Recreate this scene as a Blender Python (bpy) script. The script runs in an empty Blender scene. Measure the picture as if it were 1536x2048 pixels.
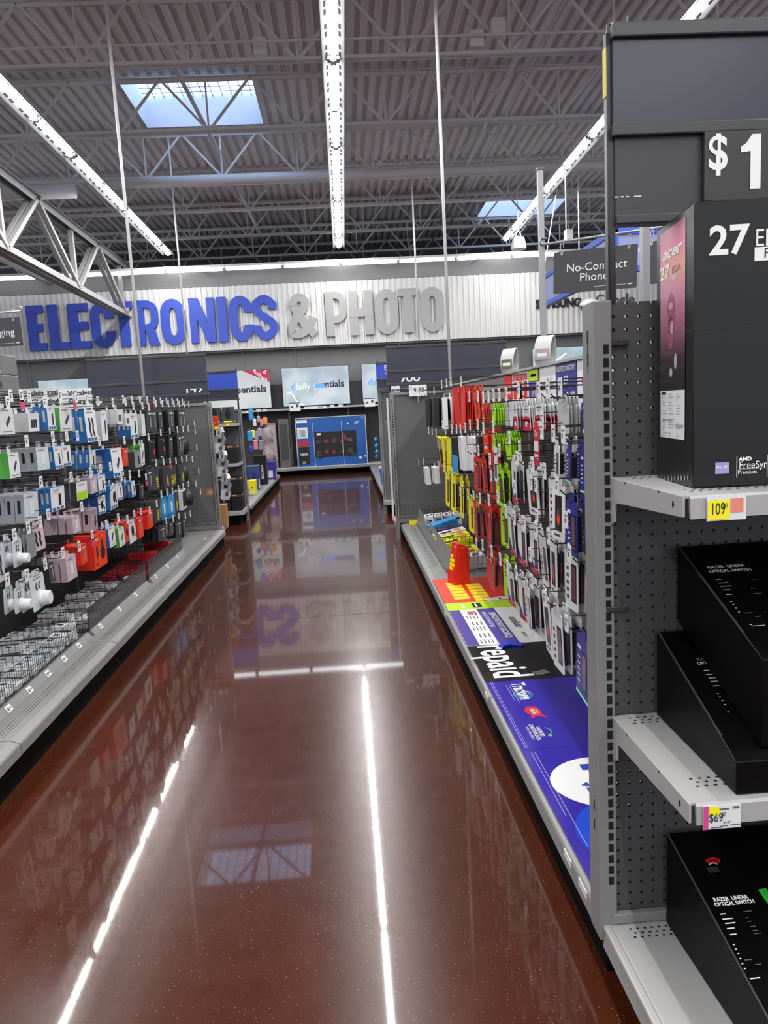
import bpy, bmesh, math, random
from mathutils import Matrix, Vector
random.seed(7)
R = math.radians
sc = bpy.context.scene
COL = sc.collection
# ------------------------------------------------------------------ camera
FOC = 1484.7
YAW, PIT, ROL = 0.04778721, 0.14109493, -0.05350516
CAMZ = 1.30
fw = Vector((math.sin(YAW)*math.cos(PIT), math.cos(YAW)*math.cos(PIT), -math.sin(PIT)))
r0 = Vector((math.cos(YAW), -math.sin(YAW), 0)); u0 = r0.cross(fw)
rt = r0*math.cos(ROL)+u0*math.sin(ROL); up = -r0*math.sin(ROL)+u0*math.cos(ROL)
cd = bpy.data.cameras.new('camera'); cam = bpy.data.objects.new('camera', cd); COL.objects.link(cam)
cd.sensor_fit = 'VERTICAL'; cd.sensor_height = 24.0; cd.lens = FOC/2048*24.0; cd.clip_start = 0.02; cd.clip_end = 100
mw = Matrix.Identity(4)
for i in range(3):
    mw[i][0] = rt[i]; mw[i][1] = up[i]; mw[i][2] = -fw[i]
mw[2][3] = CAMZ
cam.matrix_world = mw
sc.camera = cam

def at(px, py, axis, v):
    """the point of the plane axis=v seen at a pixel of the 1536x2048 frame"""
    d = rt*((px-768)/FOC)-up*((py-1024)/FOC)+fw
    i = 'xyz'.index(axis); c = Vector((0, 0, CAMZ))
    return c+d*((v-c[i])/d[i])
# ------------------------------------------------------------------ light, exposure
sc.view_settings.view_transform = 'Standard'; sc.view_settings.look = 'None'
sc.view_settings.gamma = 1.0; sc.view_settings.use_curve_mapping = False
sc.view_settings.exposure = 1.9
w = bpy.data.worlds.new('world'); sc.world = w; w.use_nodes = True
w.node_tree.nodes['Background'].inputs[0].default_value = (0.80, 0.84, 0.92, 1)
w.node_tree.nodes['Background'].inputs[1].default_value = 0.33
TUBE_POWER = 4.0
LAMP_WATTS = 17.0
SKY_POWER = 1.0
try:
    sc.cycles.use_denoising = True
    sc.cycles.max_bounces = 8; sc.cycles.diffuse_bounces = 3; sc.cycles.glossy_bounces = 4
    sc.cycles.transparent_max_bounces = 12; sc.cycles.sample_clamp_indirect = 6.0
    sc.cycles.caustics_reflective = False; sc.cycles.caustics_refractive = False
except Exception:
    pass
# ------------------------------------------------------------------ materials
def L(c):
    return tuple(((v/255)/12.92 if v/255 <= 0.04045 else ((v/255+0.055)/1.055)**2.4) for v in c)
MATS = {}
def mat(name, rgb=(128,)*3, rough=0.5, metal=0.0, emit=0.0, noise=0.0, nscale=8.0, alpha=1.0, spec=0.5, coat=0.0):
    if name in MATS: return MATS[name]
    m = bpy.data.materials.new(name); m.use_nodes = True; nt = m.node_tree
    b = nt.nodes['Principled BSDF']; c = L(rgb)+(1,)
    b.inputs['Base Color'].default_value = c; b.inputs['Roughness'].default_value = rough
    b.inputs['Metallic'].default_value = metal; b.inputs['Specular IOR Level'].default_value = spec
    b.inputs['Alpha'].default_value = alpha; b.inputs['Coat Weight'].default_value = coat
    if emit:
        b.inputs['Emission Color'].default_value = c; b.inputs['Emission Strength'].default_value = emit
    if noise:
        tc = nt.nodes.new('ShaderNodeTexCoord'); n = nt.nodes.new('ShaderNodeTexNoise')
        n.inputs['Scale'].default_value = nscale; n.inputs['Detail'].default_value = 4
        nt.links.new(tc.outputs['Object'], n.inputs['Vector'])
        r = nt.nodes.new('ShaderNodeMapRange'); r.inputs['To Min'].default_value = 1-noise; r.inputs['To Max'].default_value = 1+noise
        nt.links.new(n.outputs['Fac'], r.inputs['Value'])
        v = nt.nodes.new('ShaderNodeHueSaturation'); v.inputs['Color'].default_value = c
        nt.links.new(r.outputs[0], v.inputs['Value']); nt.links.new(v.outputs[0], b.inputs['Base Color'])
    MATS[name] = m
    return m

def floor_material():
    m = bpy.data.materials.new('polished_concrete'); m.use_nodes = True; nt = m.node_tree; N = nt.nodes; K = nt.links
    b = N['Principled BSDF']; tc = N.new('ShaderNodeTexCoord')
    def noise(scale, det=4):
        n = N.new('ShaderNodeTexNoise'); n.inputs['Scale'].default_value = scale; n.inputs['Detail'].default_value = det
        K.new(tc.outputs['Object'], n.inputs['Vector']); return n
    n1 = noise(1.1, 5); n2 = noise(14, 5); n3 = noise(260, 0)
    cr = N.new('ShaderNodeValToRGB'); e = cr.color_ramp.elements
    e[0].position = .25; e[0].color = L((54, 22, 11))+(1,); e[1].position = .78; e[1].color = L((70, 31, 16))+(1,)
    mx = N.new('ShaderNodeMix'); mx.inputs[0].default_value = .3
    K.new(n1.outputs['Fac'], mx.inputs[2]); K.new(n2.outputs['Fac'], mx.inputs[3]); K.new(mx.outputs[0], cr.inputs['Fac'])
    sp = N.new('ShaderNodeValToRGB'); s = sp.color_ramp.elements
    s[0].position = .77; s[0].color = (0, 0, 0, 1); s[1].position = .82; s[1].color = (1, 1, 1, 1)
    K.new(n3.outputs['Fac'], sp.inputs['Fac'])
    mc = N.new('ShaderNodeMix'); mc.data_type = 'RGBA'; mc.inputs[7].default_value = L((140, 108, 84))+(1,)
    K.new(sp.outputs['Color'], mc.inputs[0]); K.new(cr.outputs['Color'], mc.inputs[6]); K.new(mc.outputs[2], b.inputs['Base Color'])
    rr = N.new('ShaderNodeMapRange'); rr.inputs['To Min'].default_value = .19; rr.inputs['To Max'].default_value = .27
    K.new(n2.outputs['Fac'], rr.inputs['Value']); K.new(rr.outputs[0], b.inputs['Roughness'])
    b.inputs['Specular IOR Level'].default_value = .16; b.inputs['Coat Weight'].default_value = .55; b.inputs['Coat Roughness'].default_value = .035
    bp = N.new('ShaderNodeBump'); bp.inputs['Strength'].default_value = .02; bp.inputs['Distance'].default_value = .01
    n4 = noise(5, 2); K.new(n4.outputs['Fac'], bp.inputs['Height']); K.new(bp.outputs[0], b.inputs['Normal'])
    return m

def peg_material(name, rgb, ax=0, pitch=.0254, rad=.0033):
    """painted steel with a grid of real see-through holes, in object space (ax and z)"""
    m = mat(name, rgb, .45, noise=.06, nscale=5); nt = m.node_tree; N = nt.nodes; K = nt.links
    tc = N.new('ShaderNodeTexCoord'); s = N.new('ShaderNodeSeparateXYZ'); K.new(tc.outputs['Object'], s.inputs[0])
    def fold(o):
        a = N.new('ShaderNodeMath'); a.operation = 'PINGPONG'; a.inputs[1].default_value = pitch/2; K.new(o, a.inputs[0])
        q = N.new('ShaderNodeMath'); q.operation = 'MULTIPLY'; K.new(a.outputs[0], q.inputs[0]); K.new(a.outputs[0], q.inputs[1]); return q
    a = fold(s.outputs[ax]); c = fold(s.outputs[2])
    ad = N.new('ShaderNodeMath'); ad.operation = 'ADD'; K.new(a.outputs[0], ad.inputs[0]); K.new(c.outputs[0], ad.inputs[1])
    g = N.new('ShaderNodeMath'); g.operation = 'GREATER_THAN'; g.inputs[1].default_value = rad*rad; K.new(ad.outputs[0], g.inputs[0])
    K.new(g.outputs[0], N['Principled BSDF'].inputs['Alpha'])
    return m

STEEL = mat('shelf_grey', (124, 124, 124), .42, noise=.05, nscale=6)
STEEL2 = mat('shelf_pale', (154, 154, 154), .40, noise=.04, nscale=6)
POST = mat('post_grey', (122, 122, 122), .42, noise=.05, nscale=6)
BLACK = mat('black', (9, 9, 10), .5)
KICK = mat('kick_black', (5, 4, 4), .8, spec=.1)
SLOT = mat('slot_dark', (5, 5, 5), .9)
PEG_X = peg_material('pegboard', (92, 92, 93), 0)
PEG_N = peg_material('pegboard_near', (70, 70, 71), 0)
PEG_Y = peg_material('pegboard_run', (58, 58, 60), 1)  # dark grey has the shade of the hanging packages put into its colour
WHITE = mat('white', (225, 225, 224), .5)
PAPER = mat('paper', (208, 208, 206), .6)
HDR = mat('header_navy', (44, 46, 60), .33, noise=.1, nscale=3)
HDRF = mat('header_frame', (52, 53, 55), .4)
WIRE = mat('wire_dark', (48, 48, 50), .35, metal=.4)
CHROME = mat('wire_bright', (165, 165, 168), .28, metal=.7)
CEIL = mat('deck_paint', (222, 220, 220), .6, noise=.06, nscale=2)
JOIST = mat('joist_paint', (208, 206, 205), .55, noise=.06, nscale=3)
HOUS = mat('reflector_white', (150, 150, 151), .4)
FIX = mat('fixture_white', (225, 225, 225), .35)
TUBE = mat('tube_light', (248, 250, 255), .4, emit=TUBE_POWER)
WTUBE = mat('wall_tube_light', (248, 250, 255), .4, emit=1.6)
BLUEPAINT = mat('sign_blue', (38, 68, 176), .45)
INK = mat('ink_dark', (26, 28, 34), .5)
CLEAR = mat('clear_plastic', (200, 202, 205), .08, alpha=.22)
# ------------------------------------------------------------------ mesh building
class MB:
    def __init__(s): s.v = []; s.f = []; s.m = []; s.M = None
    def add(s, vs, fs, mi=0):
        o = len(s.v)
        for p in vs:
            p = Vector(p); s.v.append(s.M @ p if s.M else p)
        for f in fs: s.f.append([i+o for i in f]); s.m.append(mi)
        return s
    def box(s, x0, y0, z0, x1, y1, z1, mi=0):
        vs = [(x, y, z) for z in (z0, z1) for y in (y0, y1) for x in (x0, x1)]
        return s.add(vs, [(0, 2, 3, 1), (4, 5, 7, 6), (0, 1, 5, 4), (2, 6, 7, 3), (0, 4, 6, 2), (1, 3, 7, 5)], mi)
    def prism(s, poly, a, b, axis='y', mi=0):
        n = len(poly)
        def P(p, t): return {'y': (p[0], t, p[1]), 'x': (t, p[0], p[1]), 'z': (p[0], p[1], t)}[axis]
        vs = [P(p, a) for p in poly]+[P(p, b) for p in poly]
        return s.add(vs, [list(range(n))[::-1], list(range(n, 2*n))]+[(i, (i+1) % n, n+(i+1) % n, n+i) for i in range(n)], mi)
    def tube(s, pts, r, n=8, mi=0, caps=True):
        pts = [Vector(p) for p in pts]; vs = []; fs = []; pu = None
        for i, p in enumerate(pts):
            d = (pts[min(i+1, len(pts)-1)]-pts[max(i-1, 0)]).normalized()
            if pu is None: pu = d.cross(Vector((0, 0, 1)) if abs(d.z) < .9 else Vector((1, 0, 0))).normalized()
            pu = (pu-d*pu.dot(d)).normalized(); q = d.cross(pu)
            rr = r[i] if isinstance(r, (list, tuple)) else r
            for k in range(n):
                t = 2*math.pi*k/n; vs.append(p+(pu*math.cos(t)+q*math.sin(t))*rr)
        for i in range(len(pts)-1):
            for k in range(n): fs.append((i*n+k, i*n+(k+1) % n, (i+1)*n+(k+1) % n, (i+1)*n+k))
        if caps: fs.append(list(range(n))[::-1]); fs.append([(len(pts)-1)*n+k for k in range(n)])
        return s.add(vs, fs, mi)
    def bar(s, a, b, wd, ht, mi=0):
        """rectangular bar from a to b"""
        a = Vector(a); b = Vector(b); d = (b-a).normalized(); sd = d.cross(Vector((0, 0, 1)))
        if sd.length < .05: sd = Vector((1, 0, 0))
        sd.normalize(); u = sd.cross(d); vs = []
        for p in (a, b):
            for i, j in ((-1, -1), (1, -1), (1, 1), (-1, 1)): vs.append(p+sd*(i*wd/2)+u*(j*ht/2))
        return s.add(vs, [(0, 3, 2, 1), (4, 5, 6, 7)]+[(i, (i+1) % 4, 4+(i+1) % 4, 4+i) for i in range(4)], mi)
    def lathe(s, prof, n=24, c=(0, 0, 0), mi=0):
        vs = []; fs = []
        for (r, z) in prof:
            for k in range(n):
                t = 2*math.pi*k/n; vs.append((c[0]+r*math.cos(t), c[1]+r*math.sin(t), c[2]+z))
        for i in range(len(prof)-1):
            for k in range(n): fs.append((i*n+k, i*n+(k+1) % n, (i+1)*n+(k+1) % n, (i+1)*n+k))
        return s.add(vs, fs, mi)
    def quad(s, a, b, c, d, mi=0): return s.add([a, b, c, d], [(0, 1, 2, 3)], mi)
    # flat shapes in the XY plane of the current matrix
    def rect(s, u0, v0, u1, v1, mi=0, z=0): return s.quad((u0, v0, z), (u1, v0, z), (u1, v1, z), (u0, v1, z), mi)
    def disc(s, u, v, ru, rv=None, mi=0, z=0, n=24):
        rv = rv or ru
        return s.add([(u+ru*math.cos(2*math.pi*k/n), v+rv*math.sin(2*math.pi*k/n), z) for k in range(n)], [list(range(n))], mi)
    def poly(s, pts, mi=0, z=0): return s.add([(p[0], p[1], z) for p in pts], [list(range(len(pts)))], mi)
    def ribbon(s, pts, hw, z0, z1, closed=False, mi=0):
        """rectangular section swept along a 2-D line (mitred)"""
        P = [Vector(p) for p in pts]; n = len(P); vs = []; fs = []
        for i in range(n):
            a = P[(i-1) % n] if (closed or i) else None; b = P[(i+1) % n] if (closed or i < n-1) else None
            d1 = (P[i]-a).normalized() if a is not None else None; d2 = (b-P[i]).normalized() if b is not None else None
            d1 = d1 or d2; d2 = d2 or d1
            t = (d1+d2).normalized(); nn = Vector((-t.y, t.x)); k = max(.5, nn.dot(Vector((-d1.y, d1.x))))
            for sd in (1, -1):
                q = P[i]+nn*(sd*hw/k)
                vs += [(q.x, q.y, z0), (q.x, q.y, z1)]
        for i in range(n if closed else n-1):
            j = (i+1) % n; a = 4*i; b = 4*j
            fs += [(a+1, a+3, b+3, b+1), (a, b, b+2, a+2), (a, a+1, b+1, b), (a+2, b+2, b+3, a+3)]
        if not closed: fs += [(0, 2, 3, 1), (4*n-4, 4*n-3, 4*n-1, 4*n-2)]
        return s.add(vs, fs, mi)
    def mesh(s, name, mats, smooth=False):
        me = bpy.data.meshes.new(name); me.from_pydata([tuple(p) for p in s.v], [], s.f)
        for m in (mats if isinstance(mats, (list, tuple)) else [mats]): me.materials.append(m)
        me.polygons.foreach_set('material_index', s.m)
        bm = bmesh.new(); bm.from_mesh(me); bmesh.ops.recalc_face_normals(bm, faces=bm.faces[:]) if not getattr(s, 'flat', False) else None
        bm.to_mesh(me); bm.free()
        if smooth: me.polygons.foreach_set('use_smooth', [True]*len(me.polygons))
        me.update(); return me
    def build(s, name, mats, parent=None, loc=None, rotz=0, smooth=False, bevel=0, label=None):
        o = bpy.data.objects.new(name, s.mesh(name, mats, smooth)); COL.objects.link(o)
        if parent: o.parent = parent
        if loc is not None: o.location = loc
        if rotz: o.rotation_euler.z = rotz
        if bevel:
            b = o.modifiers.new('bevel', 'BEVEL'); b.width = bevel; b.segments = 2; b.limit_method = 'ANGLE'; b.angle_limit = R(40)
        if label: o['label'] = label
        return o
def tag(o, label, cat, group=None, kind=None):
    o['label'] = label; o['category'] = cat
    if group: o['group'] = group
    if kind: o['kind'] = kind
    return o
def struct(o, label, cat): return tag(o, label, cat, None, 'structure')
def thing(name, label, cat, loc=(0, 0, 0), rotz=0, group=None):
    o = bpy.data.objects.new(name, None); COL.objects.link(o); o.location = loc; o.rotation_euler.z = rotz; o.empty_display_size = .05
    return tag(o, label, cat, group)
KIDS = {}
def kids(o):
    return [c for c in COL.objects if c.parent == o]
def dup(o, loc, rot=None, label=None, group=None, children=None):
    c = o.copy(); COL.objects.link(c); c.location = loc
    if rot is not None: c.rotation_euler = rot
    if label: c['label'] = label
    if group: c['group'] = group
    for ch in (children if children is not None else kids(o)):
        d = ch.copy(); COL.objects.link(d); d.parent = c
    return c
def frame(o, right, upv):
    r = Vector(right).normalized(); u = Vector(upv); u = (u-r*u.dot(r)).normalized(); n = r.cross(u)
    m = Matrix.Identity(4)
    for i in range(3): m[i][0] = r[i]; m[i][1] = u[i]; m[i][2] = n[i]; m[i][3] = o[i]
    return m
FACE_CAM = ((1, 0, 0), (0, 0, 1)); FACE_PX = ((0, 1, 0), (0, 0, 1)); FACE_NX = ((0, -1, 0), (0, 0, 1)); FACE_UP = ((0, -1, 0), (1, 0, 0))
def text(s, size, m, parent, name, M, bold=0.0, xs=1.0, align='CENTER', ext=0.0, sp=1.0, shear=0, cut=None):
    cu = bpy.data.curves.new(name, 'FONT'); cu.body = s; cu.size = size; cu.align_x = align; cu.align_y = 'CENTER'
    cu.offset = bold; cu.extrude = ext; cu.resolution_u = 3; cu.space_character = sp; cu.shear = shear; cu.fill_mode = 'FRONT' if not ext else 'BOTH'
    t = bpy.data.objects.new(name, cu); me = bpy.data.meshes.new_from_object(t)
    if cut is not None:
        bm = bmesh.new(); bm.from_mesh(me); bmesh.ops.bisect_plane(bm, geom=bm.verts[:]+bm.edges[:]+bm.faces[:], plane_co=(0, cut, 0), plane_no=(0, 1, 0), clear_outer=True); bm.to_mesh(me); bm.free()
    me.transform(M @ Matrix.Diagonal((xs, 1, 1, 1))); me.materials.clear(); me.materials.append(m)
    bpy.data.objects.remove(t); bpy.data.curves.remove(cu)
    o = bpy.data.objects.new(name, me); COL.objects.link(o)
    if parent: o.parent = parent
    return o
ORD = ['first', 'second', 'third', 'fourth', 'fifth', 'sixth', 'seventh', 'eighth', 'ninth', 'tenth', 'eleventh', 'twelfth', 'thirteenth',
       'fourteenth', 'fifteenth', 'sixteenth', 'seventeenth', 'eighteenth', 'nineteenth', 'twentieth', 'twenty-first', 'twenty-second', 'twenty-third', 'twenty-fourth', 'twenty-fifth']
# ================================================================== the building
SL = 0.0317                                   # fall of the roof towards the far wall
def rz(h, y): return CAMZ+h-SL*y
FLOOR = floor_material()
m = MB(); m.quad((-12, -9, 0), (12, -9, 0), (12, 19, 0), (-12, 19, 0)); fl = m.build('floor', FLOOR)
struct(fl, 'polished dark red-brown concrete floor running down the aisle', 'floor')
for i, (x0, y0, x1, y1) in enumerate(((-1.25, 4.60, .55, 4.605), (-1.25, 10.9, .55, 10.905), (-.95, 4.6, -.946, 15))):
    o = MB().box(x0, y0, .0, x1, y1, .0006).build('trim_%d' % (i+1), mat('joint_dark', (30, 15, 11), .5))
    struct(o, 'thin dark control joint sawn into the brown floor', 'floor joint')
# corrugated roof deck with the two skylight openings
SKY = [(-2.46, 10.1, -1.04, 11.62), (3.3, 15.6, 4.85, 17.2)]
DH = 4.56; PIT_ = .152
m = MB(); x = -12.0
prof = [(0, 0), (.07, 0), (.09, .045), (.132, .045), (.152, 0)]
while x < 12:
    segs = [(-9, 19.2)]
    for (a, b, c, d) in SKY:
        if x+PIT_ > a and x < c:
            segs = [t for s_ in segs for t in ((s_[0], min(s_[1], b)), (max(s_[0], d), s_[1])) if t[1]-t[0] > .01]
    for (ya, yb) in segs:
        for i in range(4):
            (p, q), (r_, t) = prof[i], prof[i+1]
            m.quad((x+p, ya, rz(DH+q, ya)), (x+r_, ya, rz(DH+t, ya)), (x+r_, yb, rz(DH+t, yb)), (x+p, yb, rz(DH+q, yb)))
    x += PIT_
m.flat = True
struct(m.build('ceiling', CEIL), 'white painted corrugated steel roof deck above the store', 'ceiling')
SKYM = mat('skylight_glow', (176, 200, 236), .5, emit=SKY_POWER*1.15); CURB = mat('curb_white', (214, 218, 226), .5)
for i, (a, b, c, d) in enumerate(SKY):
    a2 = -12+math.floor((a+12)/PIT_)*PIT_; c2 = -12+math.ceil((c+12)/PIT_)*PIT_; hh = .42
    m = MB()
    for (p, q) in (((a2, b), (c2, b)), ((c2, b), (c2, d)), ((c2, d), (a2, d)), ((a2, d), (a2, b))):
        m.quad((p[0], p[1], rz(DH-.01, p[1])), (q[0], q[1], rz(DH-.01, q[1])), (q[0], q[1], rz(DH+hh, q[1])), (p[0], p[1], rz(DH+hh, p[1])))
    o = m.build('window_%d' % (i+1), CURB); struct(o, ['skylight with a white curb over the left of the aisle', 'far skylight above the right end of the wall sign'][i], 'skylight')
    m = MB(); m.quad((a2, b, rz(DH+hh, b)), (c2, b, rz(DH+hh, b)), (c2, d, rz(DH+hh, d)), (a2, d, rz(DH+hh, d))); m.build('dome', SKYM, o)
    m = MB()
    for k in range(1, 12):
        xx = a2+(c2-a2)*k/12; m.tube([(xx, b, rz(DH+hh-.03, b)), (xx, d, rz(DH+hh-.03, d))], .006, 5)
    for k in range(1, 10):
        yy = b+(d-b)*k/10; m.tube([(a2, yy, rz(DH+hh-.03, yy)), (c2, yy, rz(DH+hh-.03, yy))], .006, 5)
    m.build('safety_grid', mat('grid_blue', (84, 110, 150), .5), o)
# open web joists
JY = [-5.25, -3.55, -1.85, -.15, 1.55, 3.25, 4.95, 6.65, 8.35, 10.05, 11.75, 13.42, 15.1, 16.8, 18.4]
for y in JY:
    m = MB(); zb = rz(3.87, y); zt = rz(4.5, y)
    for z, s_ in ((zb, 1), (zt, 1)):
        m.box(-12, y-.055, z-.004, 12, y-.006, z+.004); m.box(-12, y+.006, z-.004, 12, y+.055, z+.004)
        m.box(-12, y-.012, z-(0 if z == zb else .045), 12, y-.006, z+(.045 if z == zb else 0)); m.box(-12, y+.006, z-(0 if z == zb else .045), 12, y+.012, z+(.045 if z == zb else 0))
    px_ = -11.9+((y*7) % .5)
    while px_ < 11.5:
        m.bar((px_, y, zb), (px_+.56, y, zt), .028, .028); m.bar((px_+.56, y, zt), (px_+1.12, y, zb), .028, .028); m.bar((px_, y, zb), (px_, y, zt), .022, .022)
        px_ += 1.12
    struct(m.build('ceiling_joist', JOIST), 'white open web steel roof joist crossing above the aisle', 'joist')
# joist girder on the left, falling with the roof
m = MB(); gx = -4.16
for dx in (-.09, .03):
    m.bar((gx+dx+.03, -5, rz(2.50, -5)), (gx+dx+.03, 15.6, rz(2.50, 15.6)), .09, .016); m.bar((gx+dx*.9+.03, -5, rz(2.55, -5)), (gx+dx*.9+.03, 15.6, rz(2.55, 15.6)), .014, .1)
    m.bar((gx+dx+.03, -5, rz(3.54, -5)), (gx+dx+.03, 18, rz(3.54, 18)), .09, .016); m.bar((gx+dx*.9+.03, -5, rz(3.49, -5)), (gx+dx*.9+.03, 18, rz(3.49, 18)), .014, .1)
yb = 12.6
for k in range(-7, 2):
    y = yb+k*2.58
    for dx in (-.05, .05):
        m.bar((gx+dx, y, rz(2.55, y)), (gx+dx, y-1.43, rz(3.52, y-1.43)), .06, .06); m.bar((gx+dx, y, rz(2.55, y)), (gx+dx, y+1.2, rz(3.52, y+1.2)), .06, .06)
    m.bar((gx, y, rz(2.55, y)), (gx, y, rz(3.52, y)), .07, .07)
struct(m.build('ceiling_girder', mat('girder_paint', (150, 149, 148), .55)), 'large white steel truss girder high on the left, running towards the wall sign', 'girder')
def pipe(name, pts, r, label, cat='pipe', ma=None, n=10):
    return struct(MB().tube(pts, r, n).build(name, ma or JOIST, smooth=True), label, cat)
pipe('ceiling_pipe', [(-5.6, -5, rz(3.3, -5)), (-5.6, 18, rz(3.3, 18))], .11, 'thick white sprinkler main running beside the left girder')
pipe('ceiling_pipe', [(-3.4, 11.6, rz(3.78, 11.6)), (12, 11.6, rz(3.78, 11.6))], .075, 'thick white pipe crossing the roof under the fourth visible joist')
pipe('ceiling_pipe', [(-12, 11.3, rz(3.62, 11.3)), (-3.6, 11.3, rz(3.62, 11.3))], .10, 'thick white pipe crossing above the left girder')
pipe('ceiling_conduit', [(-12, 8.2, rz(4.0, 8.2)), (12, 8.2, rz(4.0, 8.2))], .014, 'thin white conduit clipped along the nearest visible joist')
pipe('ceiling_conduit', [(.8, 6.2, rz(4.35, 6.2)), (2.1, 8.1, rz(4.05, 8.1)), (2.2, 8.2, rz(4.0, 8.2))], .014, 'thin white conduit bending down to a junction box')
pipe('ceiling_conduit', [(2.35, -3, rz(4.4, -3)), (2.35, 18, rz(4.4, 18))], .03, 'white conduit following the roof ribs right of the middle light row')
pipe('ceiling_conduit', [(2.6, -3, rz(4.42, -3)), (2.6, 18, rz(4.42, 18))], .02, 'thinner white conduit following the roof ribs beside another')
pipe('ceiling_conduit', [(-1.9, 4, rz(4.42, 4)), (-1.55, 13, rz(4.2, 13)), (-1.4, 15, rz(3.9, 15))], .028, 'white pipe passing diagonally below the near skylight')
for (px_, py_, h_) in ((953, 80, 4.0), (520, 95, 4.05), (995, 55, 4.1)):
    d = rt*((px_-768)/FOC)-up*((py_-1024)/FOC)+fw; t = h_/(d.z+SL*d.y); p = Vector((0, 0, CAMZ))+d*t
    o = MB().box(-.07, -.05, -.08, .07, .05, .08).build('junction_box', FIX, loc=p, bevel=.008)
    tag(o, {953: 'white junction box on the conduit right of the middle light row', 520: 'white junction box on the conduit left of the middle light row', 995: 'smaller-looking white box higher up beside the right junction box'}[px_], 'junction box')
# far walls
m = MB(); m.box(-12, 19, 0, 12, 19.1, 6); struct(m.build('wall_rear', mat('rear_wall', (96, 98, 106), .7, noise=.05)), 'dark grey-blue building wall seen above the sign', 'wall')
WG = mat('wall_grey', (112, 112, 112), .55, noise=.05, nscale=1.5)
m = MB(); m.box(-8, 15.42, 2.55, 12, 15.6, 4.24); m.box(-8, 15.36, 3.83, 12, 15.42, 3.87); struct(m.build('wall_fascia', WG), 'grey fascia wall carrying the corrugated sign panel', 'wall')
m = MB(); m.box(-12, 15.6, 0, 12, 15.75, 2.62)
for k in range(-9, 12): m.box(k*1.07+.15, 15.585, 1.9, k*1.07+.19, 15.6, 2.57)
struct(m.build('wall_back', WG), 'grey back wall behind the television displays', 'wall')
for k in range(-9, 10):
    o = MB().lathe([(0, -.012), (.014, -.01), (.014, .01), (0, .012)], 10).build('wall_stud', WHITE); o.location = (k*1.07+.17, 15.575, 2.54); struct(o, 'small round fixing below the corrugated sign panel', 'fixing')
m = MB(); x = -6.72; n = 0
pf = [(0, 0), (.045, 0), (.06, -.022), (.095, -.022), (.11, 0)]
while x < 11.5:
    for i in range(4):
        (p, q), (r_, t) = pf[i], pf[i+1]
        m.quad((x+p, 15.37+q, 2.585), (x+r_, 15.37+t, 2.585), (x+r_, 15.37+t, 3.825), (x+p, 15.37+q, 3.825))
    x += .11
m.box(-6.72, 15.375, 2.585, x, 15.42, 3.825); m.flat = True
struct(m.build('trim_4', mat('panel_white', (198, 198, 197), .5)), 'white corrugated panel behind the big department lettering', 'sign panel')

# ================================================================== ceiling lights
def fixture_meshes(ln):
    m = MB(); m.prism([(-.115, -.014), (-.036, .045), (.036, .045), (.115, -.014), (.106, -.018), (.03, .028), (-.03, .028), (-.106, -.018)], 0, ln)
    k = .12
    while k < ln-.2:
        for sg in (-1, 1):
            for dy in (0, .13):
                a = (sg*.052, .0135); b = (sg*.074, .0003)
                m.quad((a[0], k+dy, a[1]), (b[0], k+dy, b[1]), (b[0], k+dy+.09, b[1]), (a[0], k+dy+.09, a[1]), 1)
        k += .36
    h = m.mesh('housing', [HOUS, mat('slot_grey', (20, 20, 21), .8)])
    tubes = []
    half = ln/2 if ln > 1.5 else ln
    t0 = MB().tube([(0, .035, -.012), (0, half-.035, -.012)], .019, 10).mesh('tube', TUBE, True)
    s_ = MB(); s_.box(-.028, -.022, -.03, .028, .022, .03); s_.box(-.06, -.012, -.012, .06, .012, .02); s_ = s_.mesh('socket', FIX)
    return h, t0, s_, half
LAMPS = {}; FA = fixture_meshes(2.19); FB = fixture_meshes(.74)
def fixture(x, y, ln, label, grp):
    h, t0, s_, half = FA if ln > 1.5 else FB
    t = thing('light_fixture', label, 'ceiling light', (x, y, rz(3.6, y)), 0, grp); t.rotation_euler.x = -math.atan(SL)
    def ch(n, me, yy=0):
        o = bpy.data.objects.new(n, me); COL.objects.link(o); o.parent = t; o.location.y = yy; return o
    ch('housing', h)
    for k in range(2 if ln > 1.5 else 1): ch('tube', t0, k*half)
    ld = LAMPS.get(ln)
    if ld is None:
        ld = bpy.data.lights.new('fixture_lamp', 'AREA'); ld.shape = 'RECTANGLE'; ld.size = .034; ld.size_y = ln-.1; ld.energy = LAMP_WATTS*ln/2.19; ld.color = (1, .985, .96); LAMPS[ln] = ld
    o = bpy.data.objects.new('lamp', ld); COL.objects.link(o); o.parent = t; o.location = (0, ln/2, -.034)
    for k in range(3 if ln > 1.5 else 2): ch('socket', s_, min(max(k*half, .03), ln-.03))
JN = [14.33, 12.14, 9.95, 7.76, 5.57, 3.38, 1.19, -1.0, -3.19, -5.38, -7.57]
for x, nm in ((-3.17, 'left'), (.115, 'middle'), (3.40, 'right')):
    g = 'fluorescent fixtures in the %s ceiling row' % nm
    fixture(x, 14.335, .74, 'short fluorescent fixture closing the %s ceiling row near the wall' % nm, g)
    for i, y in enumerate(JN[1:]):
        fixture(x, y+.004, 2.19, 'fluorescent strip fixture, %s long one from the wall in the %s ceiling row' % (ORD[i], nm), g)
WT = MB().tube([(.03, 0, 0), (1.09, 0, 0)], .034, 10).mesh('tube', WTUBE, True)
m = MB(); m.prism([(-.05, .03), (.05, .03), (.05, .075), (-.05, .075)], 0, 1.13, axis='x'); m.box(0, -.03, -.03, .028, .03, .035); m.box(.55, 0, .05, .58, .33, .075); WH = m.mesh('housing', FIX)
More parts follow.
